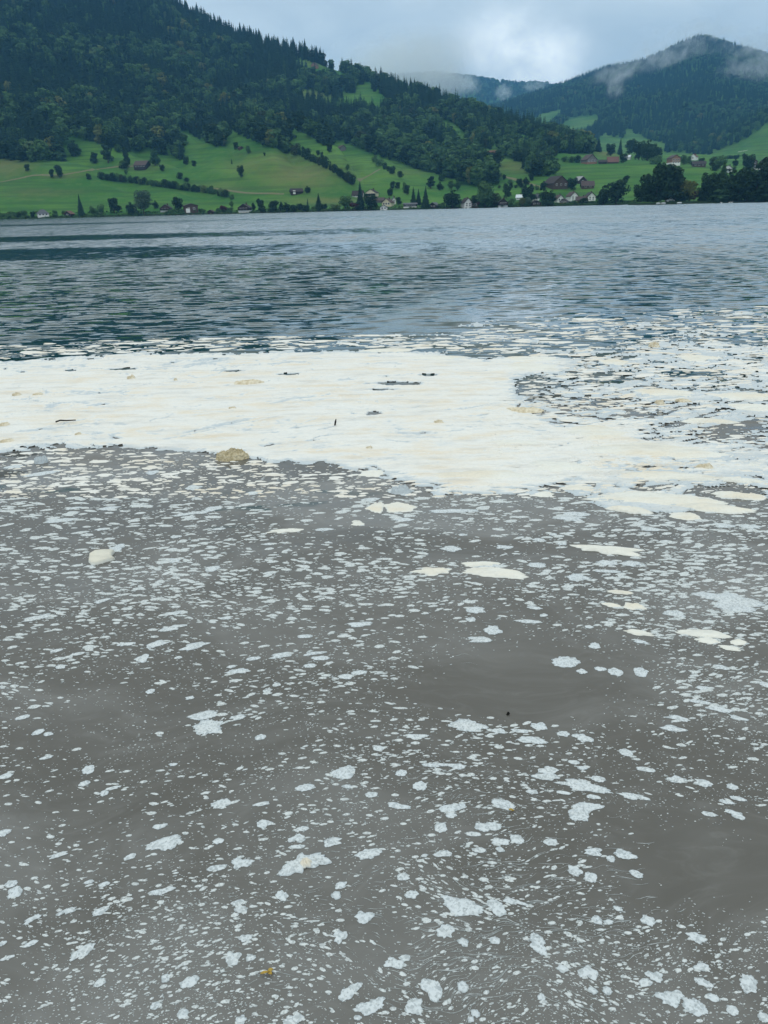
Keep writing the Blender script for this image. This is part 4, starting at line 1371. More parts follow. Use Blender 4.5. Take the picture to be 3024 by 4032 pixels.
house(2412, 643, 46, 26, 'brick-red roofed barn on the edge of the terrace field', 'brown', 'red', False, .8, 6, 0, 0, name='barn', cat='barn', chim=False, roofpart=.75)
house(2470, 628, 26, 18, 'house with pale glassy roof behind the dark tree', 'white', 'white', False, .9, -15, 1, 2)
house(2650, 650, 40, 40, 'tower-like tan house with white base on the terrace edge', 'tan', 'brown', True, 1.2, 26, 2, 3, plinth='white', roofpart=.30, chim=False)
house(2732, 630, 26, 24, 'small white cottage with rusty gable at the foot of the wood', 'white', 'red', True, 1.1, -18, 1, 1, name='cottage', cat='cottage')
house(2750, 656, 54, 22, 'low brown house among bushes right of the tower house', 'brown', 'dark', False, .7, 8, 1, 3, roofpart=.5)
house(2866, 680, 30, 30, 'white chalet with dark gable at the right end of the terrace field', 'white', 'dark', True, 1.1, -6, 2, 2, name='chalet', cat='chalet', balcony=True, roofpart=.35)
house(2960, 650, 34, 26, 'brown house before the valley meadow at the picture edge', 'brown', 'brown', True, 1, 20, 1, 2)
house(2985, 668, 32, 18, 'grey-roofed house below the brown ones at the picture edge', 'white', 'slate', False, .9, -10, 1, 2)
house(3010, 655, 34, 34, 'brown chalet with white balconies at the picture edge', 'brown', 'slate', True, 1, -14, 2, 3, name='chalet', cat='chalet', balcony=True)
house(1240, 268, 22, 20, 'hilltop barn of pale timber in the high clearing', 'tan', 'brown', True, 1.2, -30, 0, 0, name='barn', cat='barn', chim=False)
house(1345, 592, 26, 20, 'grey hay barn on the steep slope below the wood', 'grey', 'brown', True, 1.2, 30, 0, 0, name='barn', cat='barn', chim=False)
house(948, 588, 18, 12, 'little brown hay hut under the trees', 'brown', 'brown', True, 1, 20, 0, 0, name='hut', cat='hut', chim=False)
house(1936, 612, 38, 20, 'small red-roofed barn at the wood above the round meadow tree', 'brown', 'red', False, .7, -14, 0, 0, name='barn', cat='barn', chim=False, roofpart=.6)
house(2337, 584, 10, 20, 'tiny white chapel tower between trees above the terrace', 'white', 'slate', True, 1, 10, 1, 1, name='chapel', cat='chapel', chim=False)
house(2640, 0, 26, 20, 'white-roofed cabin under the tallest spit trees', 'white', 'white', True, 1, -12, 1, 1, name='cabin', cat='cabin', spit=True, chim=False)

# small shore things on the spit: covered boats and swans
def boat(px, wpx, label):
    P_, mpp = place(px, 0, True)
    p = at_distance(px, PD - 2.5)
    o = thing('rowing_boat', label, 'boat', 'covered boats drawn up on the spit')
    o.location = (p[0], p[1], 0.0)
    o.rotation_euler = (0, 0, R(8))
    L = wpx * mpp
    V, F = [], []
    n = 12
    for i in range(n + 1):
        u = -1 + 2 * i / n
        wd = 0.75 * (1 - abs(u) ** 2.6) + 0.02
        for (q, z) in ((-wd, .55), (-wd * .6, .05), (wd * .6, .05), (wd, .55)):
            V.append((u * L / 2, q, z + 0.18 * u * u))
    for i in range(n):
        for k in range(3):
            a = i * 4 + k
            F.append((a, a + 4, a + 5, a + 1))
    obj('hull', mesh_np('hull', np.array(V), np.array(F), W['white']), o)
    V, F = [], []
    for i in range(n + 1):
        u = -1 + 2 * i / n
        wd = 0.73 * (1 - abs(u) ** 2.6) + 0.02
        for (q, z) in ((-wd, .56), (0, .95 - .35 * u * u), (wd, .56)):
            V.append((u * L / 2 * .97, q, z + 0.18 * u * u))
    for i in range(n):
        for k in range(2):
            a = i * 3 + k
            F.append((a, a + 3, a + 4, a + 1))
    obj('tarpaulin', mesh_np('tarpaulin', np.array(V), np.array(F), RF['white']), o)


boat(2592, 18, 'pale covered boat nearest the tip of the spit')
boat(2612, 20, 'pale covered boat second from the tip of the spit')
boat(2675, 20, 'pale covered boat right of the white-roofed cabin')


def swan(px, d, label):
    p = at_distance(px, d)
    o = thing('swan', label, 'swan', 'swans by the spit')
    o.location = (p[0], p[1], 0)
    o.rotation_euler = (0, 0, R(170) if px < 2850 else R(10))
    ring, V, F = 10, [], []
    spine = [(-.55, .22, .02), (-.40, .20, .14), (-.1, .17, .22), (.2, .17, .20), (.38, .25, .12), (.44, .42, .065), (.40, .60, .05), (.42, .78, .048), (.50, .86, .06), (.60, .84, .045), (.70, .80, .012)]
    for x, z, r_ in spine:
        for k in range(ring):
            a = 2 * math.pi * k / ring
            V.append((x + (math.cos(a) * r_ * 0.5 if z > .4 else 0), math.sin(a) * r_, z + math.cos(a) * r_ * (0.9 if z < .4 else .6)))
    for i in range(len(spine) - 1):
        for k in range(ring):
            F.append((i * ring + k, i * ring + (k + 1) % ring, (i + 1) * ring + (k + 1) % ring, (i + 1) * ring + k))
    obj('body', mesh_np('swan_body', np.array(V), np.array(F), W['white']), o)
    b = MB()
    b.poly([(.66, -.025, .80), (.66, .025, .80), (.80, 0, .775), (.66, 0, .835)], [(0, 2, 3), (1, 3, 2), (0, 1, 2), (0, 3, 1)])
    obj('beak', b.mesh('beak', RF['red']), o)


swan(2840, PD - 25, 'white swan swimming alone before the spit')
swan(2872, PD - 25, 'white swan swimming first of the close pair')
swan(2881, PD - 27, 'white swan swimming second of the close pair')

P_, mpp = FARM.hit(2928, 598)[0], 0.6
b = MB()
b.box(-9, 9, -.12, .12, .5, 1.0)
for x in range(-9, 10, 3):
    b.box(x - .1, x + .1, -.1, .1, -1, .5)
o = thing('road_barrier', 'white road barrier on the valley meadow', 'barrier', me=b.mesh('road_barrier', W['white']))
o.location = P_ + np.array([0, 0, .6])
o.rotation_euler = (0, R(-6), -math.atan2(P_[0], P_[1]))

# ---------------------------------------------------------------- foam on the water
def foam_material(name, thin, thick, cream, cream_amount, bubble, mottle=0.3):
    m, t = material(name)
    pos = t.n('ShaderNodeNewGeometry').outputs['Position']
    rnd = t.n('ShaderNodeObjectInfo').outputs['Random']
    th = t.attr('thick')
    n1 = t.noise(t.vmath('MULTIPLY', pos, (1, 2.2, 1)), 1.3, 4, 0.6)
    n2 = t.noise(pos, 24, 4, 0.65)
    streak = t.noise(t.vmath('MULTIPLY', pos, (2, 9, 1)), 1.0, 4, 0.65)
    c = t.mix(t.step(t.math('MULTIPLY_ADD', t.math('SUBTRACT', n2, 0.5), 0.7, th), 0.05, 0.75), thin, thick)
    cr = t.math('MULTIPLY', t.math('MULTIPLY', t.step(n1, 0.40, 0.68), t.step(th, 0.5, 1.0)), cream_amount)
    c = t.mix(cr, c, cream)
    c = t.mix(t.math('MULTIPLY', t.math('MULTIPLY', t.step(streak, 0.50, 0.75), t.step(th, 0.5, 1.0)), 0.60 * cream_amount), c, (0.58, 0.49, 0.36))
    grey = t.noise(t.vmath('MULTIPLY', pos, (1.7, 6.5, 1)), 1.0, 5, 0.72)
    c = t.mix(t.math('MULTIPLY', t.step(grey, 0.48, 0.70), 0.62 * min(1.0, cream_amount + .1)), c, tuple(x * 0.72 for x in thick))
    bub = t.voronoi(pos, bubble, 'F1')
    cell = t.sep(t.voronoi(pos, bubble * 1.5, 'F1', 1))[0]
    c = t.mix(t.math('MULTIPLY', t.step(cell, 0.35, 1.0), mottle), c, tuple(x * 0.62 for x in thin))
    pit = t.step(bub, 0.08, 0.40, 1.0, 0.0)
    c = t.mix(t.math('MULTIPLY', pit, t.step(n2, 0.40, 0.62, 0.0, mottle)), c, tuple(x * 0.34 for x in thin))
    h = t.math('MULTIPLY_ADD', t.voronoi(pos, bubble * 0.45, 'SMOOTH_F1'), 0.6, t.math('MULTIPLY', n2, 0.8))
    sh = t.principled(c, 0.75, t.bump(h, 0.7, 0.006), spec=0.25)
    t.out(sh)
    return m


M_SHEET = foam_material('foam_sheet_froth', (0.48, 0.53, 0.55), (0.725, 0.715, 0.665), (0.70, 0.62, 0.49), 0.95, 40, 0.06)
M_PATCH = foam_material('foam_patch_froth', (0.31, 0.36, 0.37), (0.58, 0.62, 0.63), (0.70, 0.69, 0.62), 0.15, 120, 0.5)
M_CREAM = foam_material('cream_foam_froth', (0.50, 0.52, 0.50), (0.72, 0.71, 0.64), (0.70, 0.62, 0.48), 0.8, 60, 0.1)
M_FLAKE = foam_material('foam_flake_froth', (0.36, 0.40, 0.40), (0.60, 0.63, 0.62), (0.7, 0.7, 0.62), 0.0, 160, 0.5)

# the continuous froth sheet: a field over the water surface, kept where the froth closes up
az = np.arange(R(-44), R(44), R(0.085))
inv = np.arange(1 / 3.4, 1 / 24.0, -0.00055)
A, DI = np.meshgrid(az, inv, indexing='ij')
FX, FY = np.sin(A) / DI, np.cos(A) / DI
fpx, fpy = project(np.stack([FX, FY, np.zeros_like(FX)], -1))
CORE = [(-1200, 1450), (0, 1415), (300, 1398), (600, 1385), (900, 1382), (1300, 1372), (1600, 1372), (1850, 1395), (2060, 1400), (2180, 1440), (2060, 1500), (2080, 1590), (2230, 1680), (2420, 1700), (2800, 1740), (2600, 1800),
        (2300, 1800), (2360, 1880), (2150, 1930), (1850, 1940), (1640, 1905), (1480, 1862), (1330, 1838), (1050, 1826), (900, 1800), (600, 1778), (250, 1768), (0, 1788), (-1200, 1830)]
RIGHT = [(1880, 1390), (2200, 1350), (2600, 1330), (3024, 1330), (4400, 1300), (4400, 2060), (3024, 2000), (2760, 2040), (2420, 2010), (2200, 1960), (1700, 1960), (1400, 1870), (1400, 1760), (2100, 1500)]
SPARSE = [(1100, 1375), (1500, 1290), (2000, 1240), (3024, 1180), (4400, 1150), (4400, 1400), (1500, 1400)]


def soft(poly, x, y, w):
    """1 inside, fading over about w photo pixels (measured less strictly sideways)."""
    best = np.full(x.shape, 1e9)
    for (x0, y0), (x1, y1) in zip(poly, poly[1:] + poly[:1]):
        dx, dy = (x1 - x0) * .35, y1 - y0
        X0, Y0 = x * .35 - x0 * .35, y - y0
        t_ = np.clip((X0 * dx + Y0 * dy) / (dx * dx + dy * dy + 1e-9), 0, 1)
        best = np.minimum(best, np.hypot(X0 - t_ * dx, Y0 - t_ * dy))
    s_ = np.where(inside(poly, x, y), best, -best)
    return np.clip(0.5 + s_ / (2 * w), 0, 1)


def froth(x_, y_):
    u_, v_ = project(np.stack([x_, y_, np.zeros_like(x_)], -1))
    cov = np.full(x_.shape, -1.6)
    cov = np.maximum(cov, -1.6 + 1.42 * soft(SPARSE, u_, v_, 26))
    cov = np.maximum(cov, -1.6 + 1.98 * soft(RIGHT, u_, v_, 30))
    cov = np.maximum(cov, -1.6 + 2.62 * soft(CORE, u_, v_, 26))
    for cx, cy, rx, ry, a in [(1560, 1512, 120, 8, 1.45), (1500, 1536, 60, 5, 1.2), (1470, 1630, 30, 8, 1.6), (1690, 1478, 40, 5, 1.7), (1210, 1370, 40, 8, .8), (1130, 1475, 50, 4, 1.6), (920, 1462, 40, 5, 1.5), (480, 1455, 50, 5, 1.6), (85, 1466, 30, 4, 1.5), (280, 1460, 20, 4, 1.4),
                              (2230, 1755, 70, 10, 1.1), (2900, 1960, 160, 40, .8), (2850, 1700, 120, 40, .35), (2150, 1540, 110, 40, .35), (2500, 1860, 200, 26, .3), (2970, 1560, 100, 20, .2), (2720, 1470, 200, 24, .2)]:
        cov -= a * np.exp(-(((u_ - cx) / rx) ** 2 + ((v_ - cy) / ry) ** 2) ** 2)
    for cx, cy, rx, ry, a in [(2090, 1418, 130, 14, 1.0), (2100, 1450, 130, 20, 1.2), (2350, 1712, 150, 36, 1.3), (2520, 1770, 300, 26, 1.2), (2600, 1985, 230, 34, 1.3), (2400, 1880, 140, 26, .9), (2060, 1870, 260, 30, .9), (2900, 1845, 120, 18, .8), (2960, 1955, 130, 16, .8), (2650, 1560, 200, 18, .6)]:
        cov += a * np.exp(-(((u_ - cx) / rx) ** 2 + ((v_ - cy) / ry) ** 2) ** 2)
    wx = fbm(x_ / 1.4, y_ / 1.4, 201, 2) * 0.35
    f1 = fbm((x_ + wx) / 1.7, (y_ + wx) / 0.8, 202, 3) * 0.6
    f2 = fbm((x_ + wx) / 0.5, (y_ + wx) / 0.22, 203, 3) * 0.5
    loose = 1 - sstep(cov, 0.5, 1.0)
    f2 = f2 * (1 + 0.15 * loose)
    f3 = fbm(x_ / 0.13, y_ / 0.07, 204, 2) * 0.28
    cr1 = np.exp(-(fbm((x_ + wx) / 0.9, (y_ + wx) / 0.36, 207, 3) / 0.055) ** 2)
    cr2 = np.exp(-(fbm((x_ - wx) / 0.40, (y_ + wx) / 0.15, 208, 3) / 0.07) ** 2)
    f3 = f3 - cr1 * (0.50 + 0.27 * loose) - cr2 * (0.34 + 0.28 * loose)
    field = cov + f1 + f2 + f3
    film = 1 - soft(CORE, u_, v_, 60)                 # outside the closed sheet the froth thins to a milky film
    thick = sstep(field, 0.0, 0.75) * (1 - 0.55 * film * (1 - sstep(f1, 0.15, 0.5)))
    thick = np.clip(thick * (0.82 + 0.42 * fbm(x_ / 0.34, y_ / 0.12, 209, 4)), 0, 1)
    rough_ = fbm(x_ / 0.09, y_ / 0.06, 205, 3)
    z_ = 0.001 + sstep(field, 0.0, 0.30) * 0.006 + thick * (0.006 + 0.005 * rough_) + np.maximum(0, cov) * 0.006 * fbm(x_ / 0.5, y_ / .35, 206, 2)
    return field, thick, np.maximum(z_, 0.0008)


field, thick, zf_ = froth(FX, FY)
na, nd = field.shape
corner = np.maximum.reduce([field[:-1, :-1], field[1:, :-1], field[:-1, 1:], field[1:, 1:]])
low = np.minimum.reduce([field[:-1, :-1], field[1:, :-1], field[:-1, 1:], field[1:, 1:]])
keepc = (corner + low) * 0.5 > 0
gi, gj = np.nonzero(keepc)
k = gi * nd + gj
F = np.stack([k, k + 1, k + nd + 1, k + nd], -1)
# pull the rim onto the outline
dfx, dfy = np.gradient(field)
g2 = dfx ** 2 + dfy ** 2 + 1e-6
sh = np.clip(-field / g2, -2, 2)
rim = np.abs(field) < 0.25
mx, my = np.clip(sh * dfx, -.4, .4) * rim, np.clip(sh * dfy, -.4, .4) * rim
ii, jj = np.meshgrid(np.arange(na, dtype=float), np.arange(nd, dtype=float), indexing='ij')
A2 = az[0] + (ii + mx) * R(0.085)
I2 = inv[0] - (jj + my) * 0.00055
V = np.stack([np.sin(A2) / I2, np.cos(A2) / I2, np.zeros_like(A2)], -1)
V[..., 2] = zf_
V, th = V.reshape(-1, 3), thick.ravel()
used = np.unique(F)
remap = np.full(len(V), -1)
remap[used] = np.arange(len(used))
foam_sheet = obj('foam_sheet', mesh_np('foam_sheet', V[used], remap[F], M_SHEET, False, {'thick': th[used]}), kind='stuff', label='wide cream-white sheet of froth lying across the water', category='foam')


# single patches one can point at: outline, domed froth, uneven top
def patch_mesh(rx, ry, seed, lobes=0.22, height=0.006, mat=None, thick=1.0, rough=0.35, n=40, rings=6):
    a = np.arange(n) * 2 * np.pi / n
    g = np.random.default_rng(seed)
    rad = np.ones(n)
    for k_ in range(2, 9):
        rad += lobes * (1.6 / k_) * g.normal() * np.cos(k_ * a + g.random() * 6.28)
    rad = np.clip(rad, 0.42, 1.6)
    rad *= 1 + rough * 0.12 * g.normal(size=n)
    V = [(0, 0, height)]
    T_ = [thick]
    for i in range(1, rings + 1):
        u = i / rings
        rr_ = u * (rad * u + (1 - u) * rad.mean())
        x, y = np.cos(a) * rr_ * rx, np.sin(a) * rr_ * ry
        z = height * (1 - u ** 3) + 0.0006 + height * 0.5 * rough * fbm(x / rx * 3 + seed, y / rx * 3, seed % 91, 2) * (1 - u ** 4)
        z = np.maximum(z, 0.0006)
        V += list(zip(x, y, z))
        T_ += [thick * (1 - 0.6 * u ** 6)] * n
    F3 = [(0, 1 + k_, 1 + (k_ + 1) % n) for k_ in range(n)]
    F4 = []
    for i in range(rings - 1):
        o0, o1 = 1 + i * n, 1 + (i + 1) * n
        F4 += [(o0 + k_, o1 + k_, o1 + (k_ + 1) % n, o0 + (k_ + 1) % n) for k_ in range(n)]
    return mesh_np('foam_patch', np.array(V), [np.array(F3), np.array(F4)], mat or M_PATCH, True, {'thick': np.array(T_)})


def spot(px, py):
    P_ = on_water(px, py)
    depth = float((P_ - CAM) @ _f)
    mpp = depth / FPX
    hor = math.hypot(P_[0], P_[1])
    return P_, mpp, CH / math.hypot(CH, hor)      # point, metres per pixel across, foreshortening


K = 0.9114
B7 = (0, 3100)
B8 = (1512, 3100)
B5 = (0, 2200)
B6 = (1512, 2200)
B4 = (1512, 1350)
B3 = (0, 1350)
PATCH = []


def many(base, rows):
    for r_ in rows:
        x, y, w_, h = r_[:4]
        ang = r_[4] if len(r_) > 4 else 0
        PATCH.append((base[0] + x * K, base[1] + y * K, w_ * K, h * K, ang, r_[5] if len(r_) > 5 else ''))


many(B7, [(715, 243, 160, 48, 0, 'oval'), (957, 72, 85, 32), (1130, 73, 70, 16), (1140, 158, 66, 32), (1285, 223, 75, 30), (1435, 237, 92, 28), (1593, 288, 105, 40), (943, 233, 50, 22), (1283, 258, 60, 18), (1307, 180, 55, 20), (1042, 328, 80, 42), (937, 349, 78, 26), (252, 294, 80, 18),
          (563, 301, 52, 22), (697, 451, 95, 26), (1218, 470, 50, 42), (1472, 425, 52, 28, 20), (1452, 468, 44, 32), (1575, 562, 78, 46), (1470, 645, 70, 40, 30), (1042, 529, 60, 26), (1028, 499, 55, 22), (1060, 652, 60, 26), (435, 536, 72, 28, 12), (290, 536, 72, 22, 8), (140, 570, 72, 20, 4),
          (358, 710, 110, 36, 16), (133, 677, 52, 22), (65, 455, 65, 42), (48, 418, 50, 28), (1007, 740, 72, 46), (1083, 738, 42, 26), (820, 842, 78, 42), (715, 826, 45, 26), (433, 845, 52, 28), (670, 945, 45, 28), (790, 980, 50, 36), (1510, 885, 100, 46, 20), (1600, 948, 130, 50, 8), (1040, 1007, 50, 32),
          (1265, 1008, 90, 40), (1545, 997, 35, 20), (18, 197, 50, 28), (32, 738, 50, 16), (12, 675, 30, 20), (690, 170, 60, 20), (450, 420, 50, 18), (385, 410, 40, 16)])
many(B8, [(338, 515, 200, 60, -10, 'long'), (487, 520, 90, 48, -10), (560, 495, 90, 22, -8), (265, 622, 70, 55), (343, 670, 48, 32), (480, 663, 52, 26), (665, 677, 95, 55, -25), (48, 762, 90, 40, -8), (90, 738, 52, 24), (208, 872, 85, 80, 40), (340, 863, 46, 45), (130, 948, 80, 58, 32), (395, 978, 38, 32),
          (375, 1005, 30, 22), (1342, 950, 100, 60, 0, 'big'), (1575, 850, 78, 62), (1240, 910, 110, 55, 14), (1130, 845, 60, 30), (1170, 818, 70, 38), (882, 802, 75, 52), (772, 785, 50, 28), (965, 880, 42, 32), (902, 880, 40, 28), (1350, 650, 78, 38), (1140, 577, 65, 36), (920, 575, 48, 32), (970, 583, 40, 20),
          (1380, 845, 75, 30), (1375, 778, 70, 28), (1040, 292, 100, 32), (905, 280, 85, 28, 8), (980, 310, 40, 26), (825, 362, 65, 38), (893, 390, 55, 40), (450, 172, 100, 42, -4), (515, 75, 100, 42, -14), (575, 225, 60, 35), (505, 235, 80, 28), (385, 203, 65, 20), (720, 238, 65, 26, 8), (295, 90, 110, 35, 12),
          (290, 122, 50, 22), (245, 175, 55, 42), (62, 82, 100, 24, -6), (255, 288, 75, 28), (175, 296, 30, 14), (502, 270, 40, 20), (410, 272, 60, 22), (82, 388, 52, 32), (120, 464, 55, 34), (870, 90, 140, 40, 8), (840, 120, 90, 50), (1080, 40, 110, 22), (1520, 118, 75, 28), (1405, 117, 65, 18), (1480, 65, 60, 16),
          (1530, 50, 65, 18), (890, 8, 150, 20), (1505, 965, 55, 35), (1640, 995, 50, 35), (680, 908, 34, 28), (1420, 910, 60, 26), (1090, 375, 60, 26), (1010, 525, 40, 20)])
many(B5, [(900, 728, 130, 60, 0, 'cluster'), (880, 678, 120, 36), (1028, 686, 70, 20), (1125, 772, 52, 22), (1485, 925, 110, 50, 14), (382, 912, 56, 34, 40), (365, 972, 50, 20), (487, 992, 60, 14), (450, 1014, 40, 20), (957, 1060, 85, 30), (1318, 990, 85, 28), (1500, 985, 42, 18), (1605, 1020, 55, 24),
          (1635, 820, 50, 22), (98, 686, 55, 18), (165, 750, 60, 18, 12), (208, 758, 45, 14), (200, 860, 60, 12), (25, 940, 55, 22), (675, 370, 100, 22, 6), (840, 378, 115, 26, 10), (545, 370, 75, 14), (335, 412, 62, 12), (615, 432, 60, 30), (243, 398, 50, 14), (262, 468, 45, 16), (650, 574, 38, 20), (770, 428, 40, 10),
          (1030, 487, 100, 20), (1000, 467, 40, 12), (1195, 545, 42, 14), (1155, 570, 40, 16), (1215, 418, 95, 22, 4), (1095, 432, 60, 16), (1340, 463, 55, 18), (1385, 430, 80, 18), (1360, 410, 90, 14, 6), (1495, 510, 60, 24), (1550, 493, 65, 20), (1318, 336, 75, 14), (1555, 284, 110, 20), (748, 890, 35, 14), (820, 602, 38, 14),
          (745, 300, 110, 20, 6), (760, 235, 80, 14, 6), (160, 256, 110, 20, 6), (440, 183, 65, 14, 8), (975, 257, 55, 12), (920, 40, 65, 16)])
many(B6, [(480, 62, 290, 42, -3, 'cream'), (210, 55, 160, 32, 3, 'cream'), (420, 25, 150, 25, 0, 'cream'), (970, 18, 80, 18), (965, 55, 105, 14), (1070, 22, 80, 22), (660, 28, 80, 22), (835, 82, 90, 30), (1020, 146, 115, 16, 0, 'cream'), (985, 202, 75, 20, 0, 'cream'), (1080, 207, 95, 30, 0, 'cream'), (1255, 238, 90, 26),
          (1500, 180, 240, 56), (1390, 158, 100, 18), (1520, 215, 140, 40), (1100, 321, 130, 20, 2, 'cream'), (1380, 325, 200, 34, 3, 'cream'), (1400, 355, 110, 22, 0, 'cream'), (1530, 362, 70, 24, 0, 'cream'), (1495, 387, 105, 16, 0, 'cream'), (785, 447, 130, 42), (650, 213, 60, 14), (690, 245, 35, 14), (625, 272, 110, 14),
          (395, 222, 80, 30), (375, 263, 45, 20), (885, 295, 35, 14), (415, 350, 100, 26), (470, 310, 70, 40), (910, 378, 55, 22), (1110, 360, 60, 14), (1110, 490, 75, 30), (935, 477, 50, 18), (855, 488, 45, 20), (1000, 490, 60, 36), (360, 722, 160, 46), (640, 785, 120, 30), (775, 757, 55, 22), (860, 775, 80, 30), (670, 725, 70, 30),
          (495, 745, 60, 22), (590, 745, 70, 16), (140, 768, 90, 20), (860, 982, 200, 40), (710, 915, 75, 32), (700, 942, 110, 30), (315, 897, 80, 22), (220, 893, 100, 14), (75, 927, 55, 24), (155, 983, 65, 36), (640, 1008, 50, 20), (775, 1012, 55, 16), (925, 952, 60, 26), (1045, 838, 60, 28), (1130, 911, 70, 22), (1270, 690, 100, 18),
          (1250, 735, 100, 24), (1450, 652, 110, 20), (1365, 620, 95, 14), (1530, 690, 70, 16), (1505, 987, 50, 22), (1265, 955, 70, 30), (1075, 1028, 110, 20), (1380, 970, 80, 26), (905, 1030, 60, 18), (820, 880, 50, 18), (855, 905, 45, 16), (1460, 470, 60, 18), (1380, 560, 60, 18), (1650, 545, 50, 22)])
many(B4, [(65, 712, 140, 44, 0, 'cream'), (300, 728, 180, 18), (690, 655, 100, 22, 0, 'cream'), (850, 628, 140, 22, 0, 'cream'), (830, 740, 120, 18), (800, 758, 160, 16), (1300, 750, 130, 34, 0, 'cream'), (1150, 805, 100, 16), (1310, 808, 90, 12), (975, 897, 260, 36, -3, 'cream'), (1600, 535, 110, 32, 0, 'cream'),
          (1580, 665, 160, 25, 0, 'cream'), (85, 765, 80, 16), (520, 883, 70, 16), (670, 852, 60, 14), (340, 830, 40, 10), (770, 868, 40, 14), (70, 640, 100, 40), (430, 958, 140, 26, -3), (965, 950, 90, 18), (1070, 955, 80, 18), (1470, 790, 90, 18), (1580, 795, 80, 20), (730, 828, 30, 14), (290, 890, 90, 22)])
many(B3, [(1235, 813, 135, 18, 0, 'cream'), (1400, 807, 80, 12), (1545, 780, 60, 22, 0, 'cream'), (505, 887, 75, 24, -4), (920, 717, 90, 16, 4), (830, 738, 120, 14, 4), (760, 838, 40, 14), (835, 626, 70, 20), (660, 560, 70, 14), (1095, 650, 70, 14), (1600, 678, 90, 14), (1625, 712, 80, 40, 0, 'cream'), (1610, 565, 110, 34, 0, 'cream'),
          (750, 940, 60, 18), (915, 978, 60, 20), (260, 768, 100, 20), (470, 715, 90, 14), (320, 715, 80, 8), (180, 566, 130, 16), (60, 536, 80, 14), (440, 806, 60, 10), (1160, 870, 50, 10), (945, 805, 60, 10)])

BR = (1400, 1200)
for x, y, w_, h in [(710, 220, 220, 26), (700, 252, 280, 38), (970, 520, 300, 66), (1180, 588, 600, 62), (520, 690, 460, 44), (820, 655, 280, 50), (1250, 692, 420, 36), (1220, 786, 470, 64), (1100, 828, 150, 28), (1430, 820, 320, 32), (1520, 770, 150, 28), (1545, 710, 180, 18), (1240, 356, 220, 36), (1580, 370, 300, 26),
                    (1590, 415, 180, 32), (1370, 215, 160, 26), (1040, 232, 120, 22), (300, 215, 260, 22), (130, 185, 200, 16), (640, 560, 220, 30), (1420, 470, 200, 20)]:
    PATCH.append((BR[0] + x * .979, BR[1] + y * .979, w_ * .979, h * .979, 0, 'slab'))

LAND = []


def landmark(px, py, phrase):
    LAND.append((px, py, phrase))


landmark(920, 1790, 'the big tan foam lump')
landmark(395, 2198, 'the square tan foam slab')
landmark(1055, 3833, 'the yellow leaf')
landmark(2013, 3195, 'the little yellow leaf scrap')
SPECIAL = {'oval': 'large oval white foam patch with a ragged rim on open grey water', 'long': 'longest white foam patch in the swirling water', 'big': 'thick round foam patch in the bottom right corner', 'cluster': 'ragged white foam patch shaped like a splash on smooth water'}
for p in PATCH:
    if p[5] in SPECIAL:
        landmark(p[0], p[1], {'oval': 'the large ragged oval patch', 'long': 'the longest swirl patch', 'big': 'the thick round corner patch', 'cluster': 'the splash-shaped patch'}[p[5]])
landmark(1203, 3399, 'the big patch with a tan core')
landmark(1950, 2257, 'the long cream slab')
landmark(2350, 1709, 'the tan-tinged raft on the broken froth')
landmark(2600, 1970, 'the wide raft at the lower froth rim')
landmark(2090, 1430, 'the twin rafts at the upper froth rim')
landmark(2770, 2496, 'the long cream slab by the clear water')
landmark(1840, 2858, 'the speckled patch below the clear water')
landmark(2228, 2607, 'the bright rough patch above the clear water')
landmark(2300, 3094, 'the large winged patch')
seen_labels = {}
ORD = ['', 'second ', 'third ', 'fourth ', 'fifth ', 'sixth ', 'seventh ', 'eighth ', 'ninth ', 'tenth ', 'eleventh ', 'twelfth ']


def patch_label(px, py, w_, h, ang, kind):
    if kind in SPECIAL:
        return SPECIAL[kind]
    sz = 'tiny' if w_ < 40 else 'small' if w_ < 62 else 'medium' if w_ < 100 else 'large'
    shp = ('thin' if h / w_ < .2 else 'long' if h / w_ < .3 else 'oval' if h / w_ < .5 else 'round')
    if abs(ang) > 11:
        shp = 'tilted ' + shp
    col_ = 'cream' if kind in ('cream', 'slab') else 'white'
    dd = [(math.hypot(px - x, (py - y) * 1.6), x, y, ph) for x, y, ph in LAND]
    dd.sort()
    d0, x, y, ph = dd[0] if dd[0][0] > 1 else dd[1]
    dx, dy = px - x, (py - y) * 1.6
    a = math.degrees(math.atan2(-dy, dx)) % 360
    dirn = ['right of', 'up right from', 'above', 'up left from', 'left of', 'down left from', 'below', 'down right from'][int(((a + 22.5) % 360) // 45)]
    nearness = 'close ' if d0 < 180 else '' if d0 < 420 else 'well ' if d0 < 800 else 'far '
    key = (sz, shp, col_, nearness, dirn, ph)
    n_ = seen_labels.get(key, 0)
    seen_labels[key] = n_ + 1
    pre = ORD[min(n_, 11)]
    return f'{pre}{sz} {shp} {col_} foam patch {nearness}{dirn} {ph}'.replace('the long cream slab by the clear water', 'the cream slab by clear water').replace('the tan-tinged raft on the broken froth', 'the tan-tinged raft').replace('the wide raft at the lower froth rim', 'the wide lower raft').replace('the twin rafts at the upper froth rim', 'the twin upper rafts').replace('the speckled patch below the clear water', 'the speckled patch below clear water').replace('the bright rough patch above the clear water', 'the rough patch above clear water')


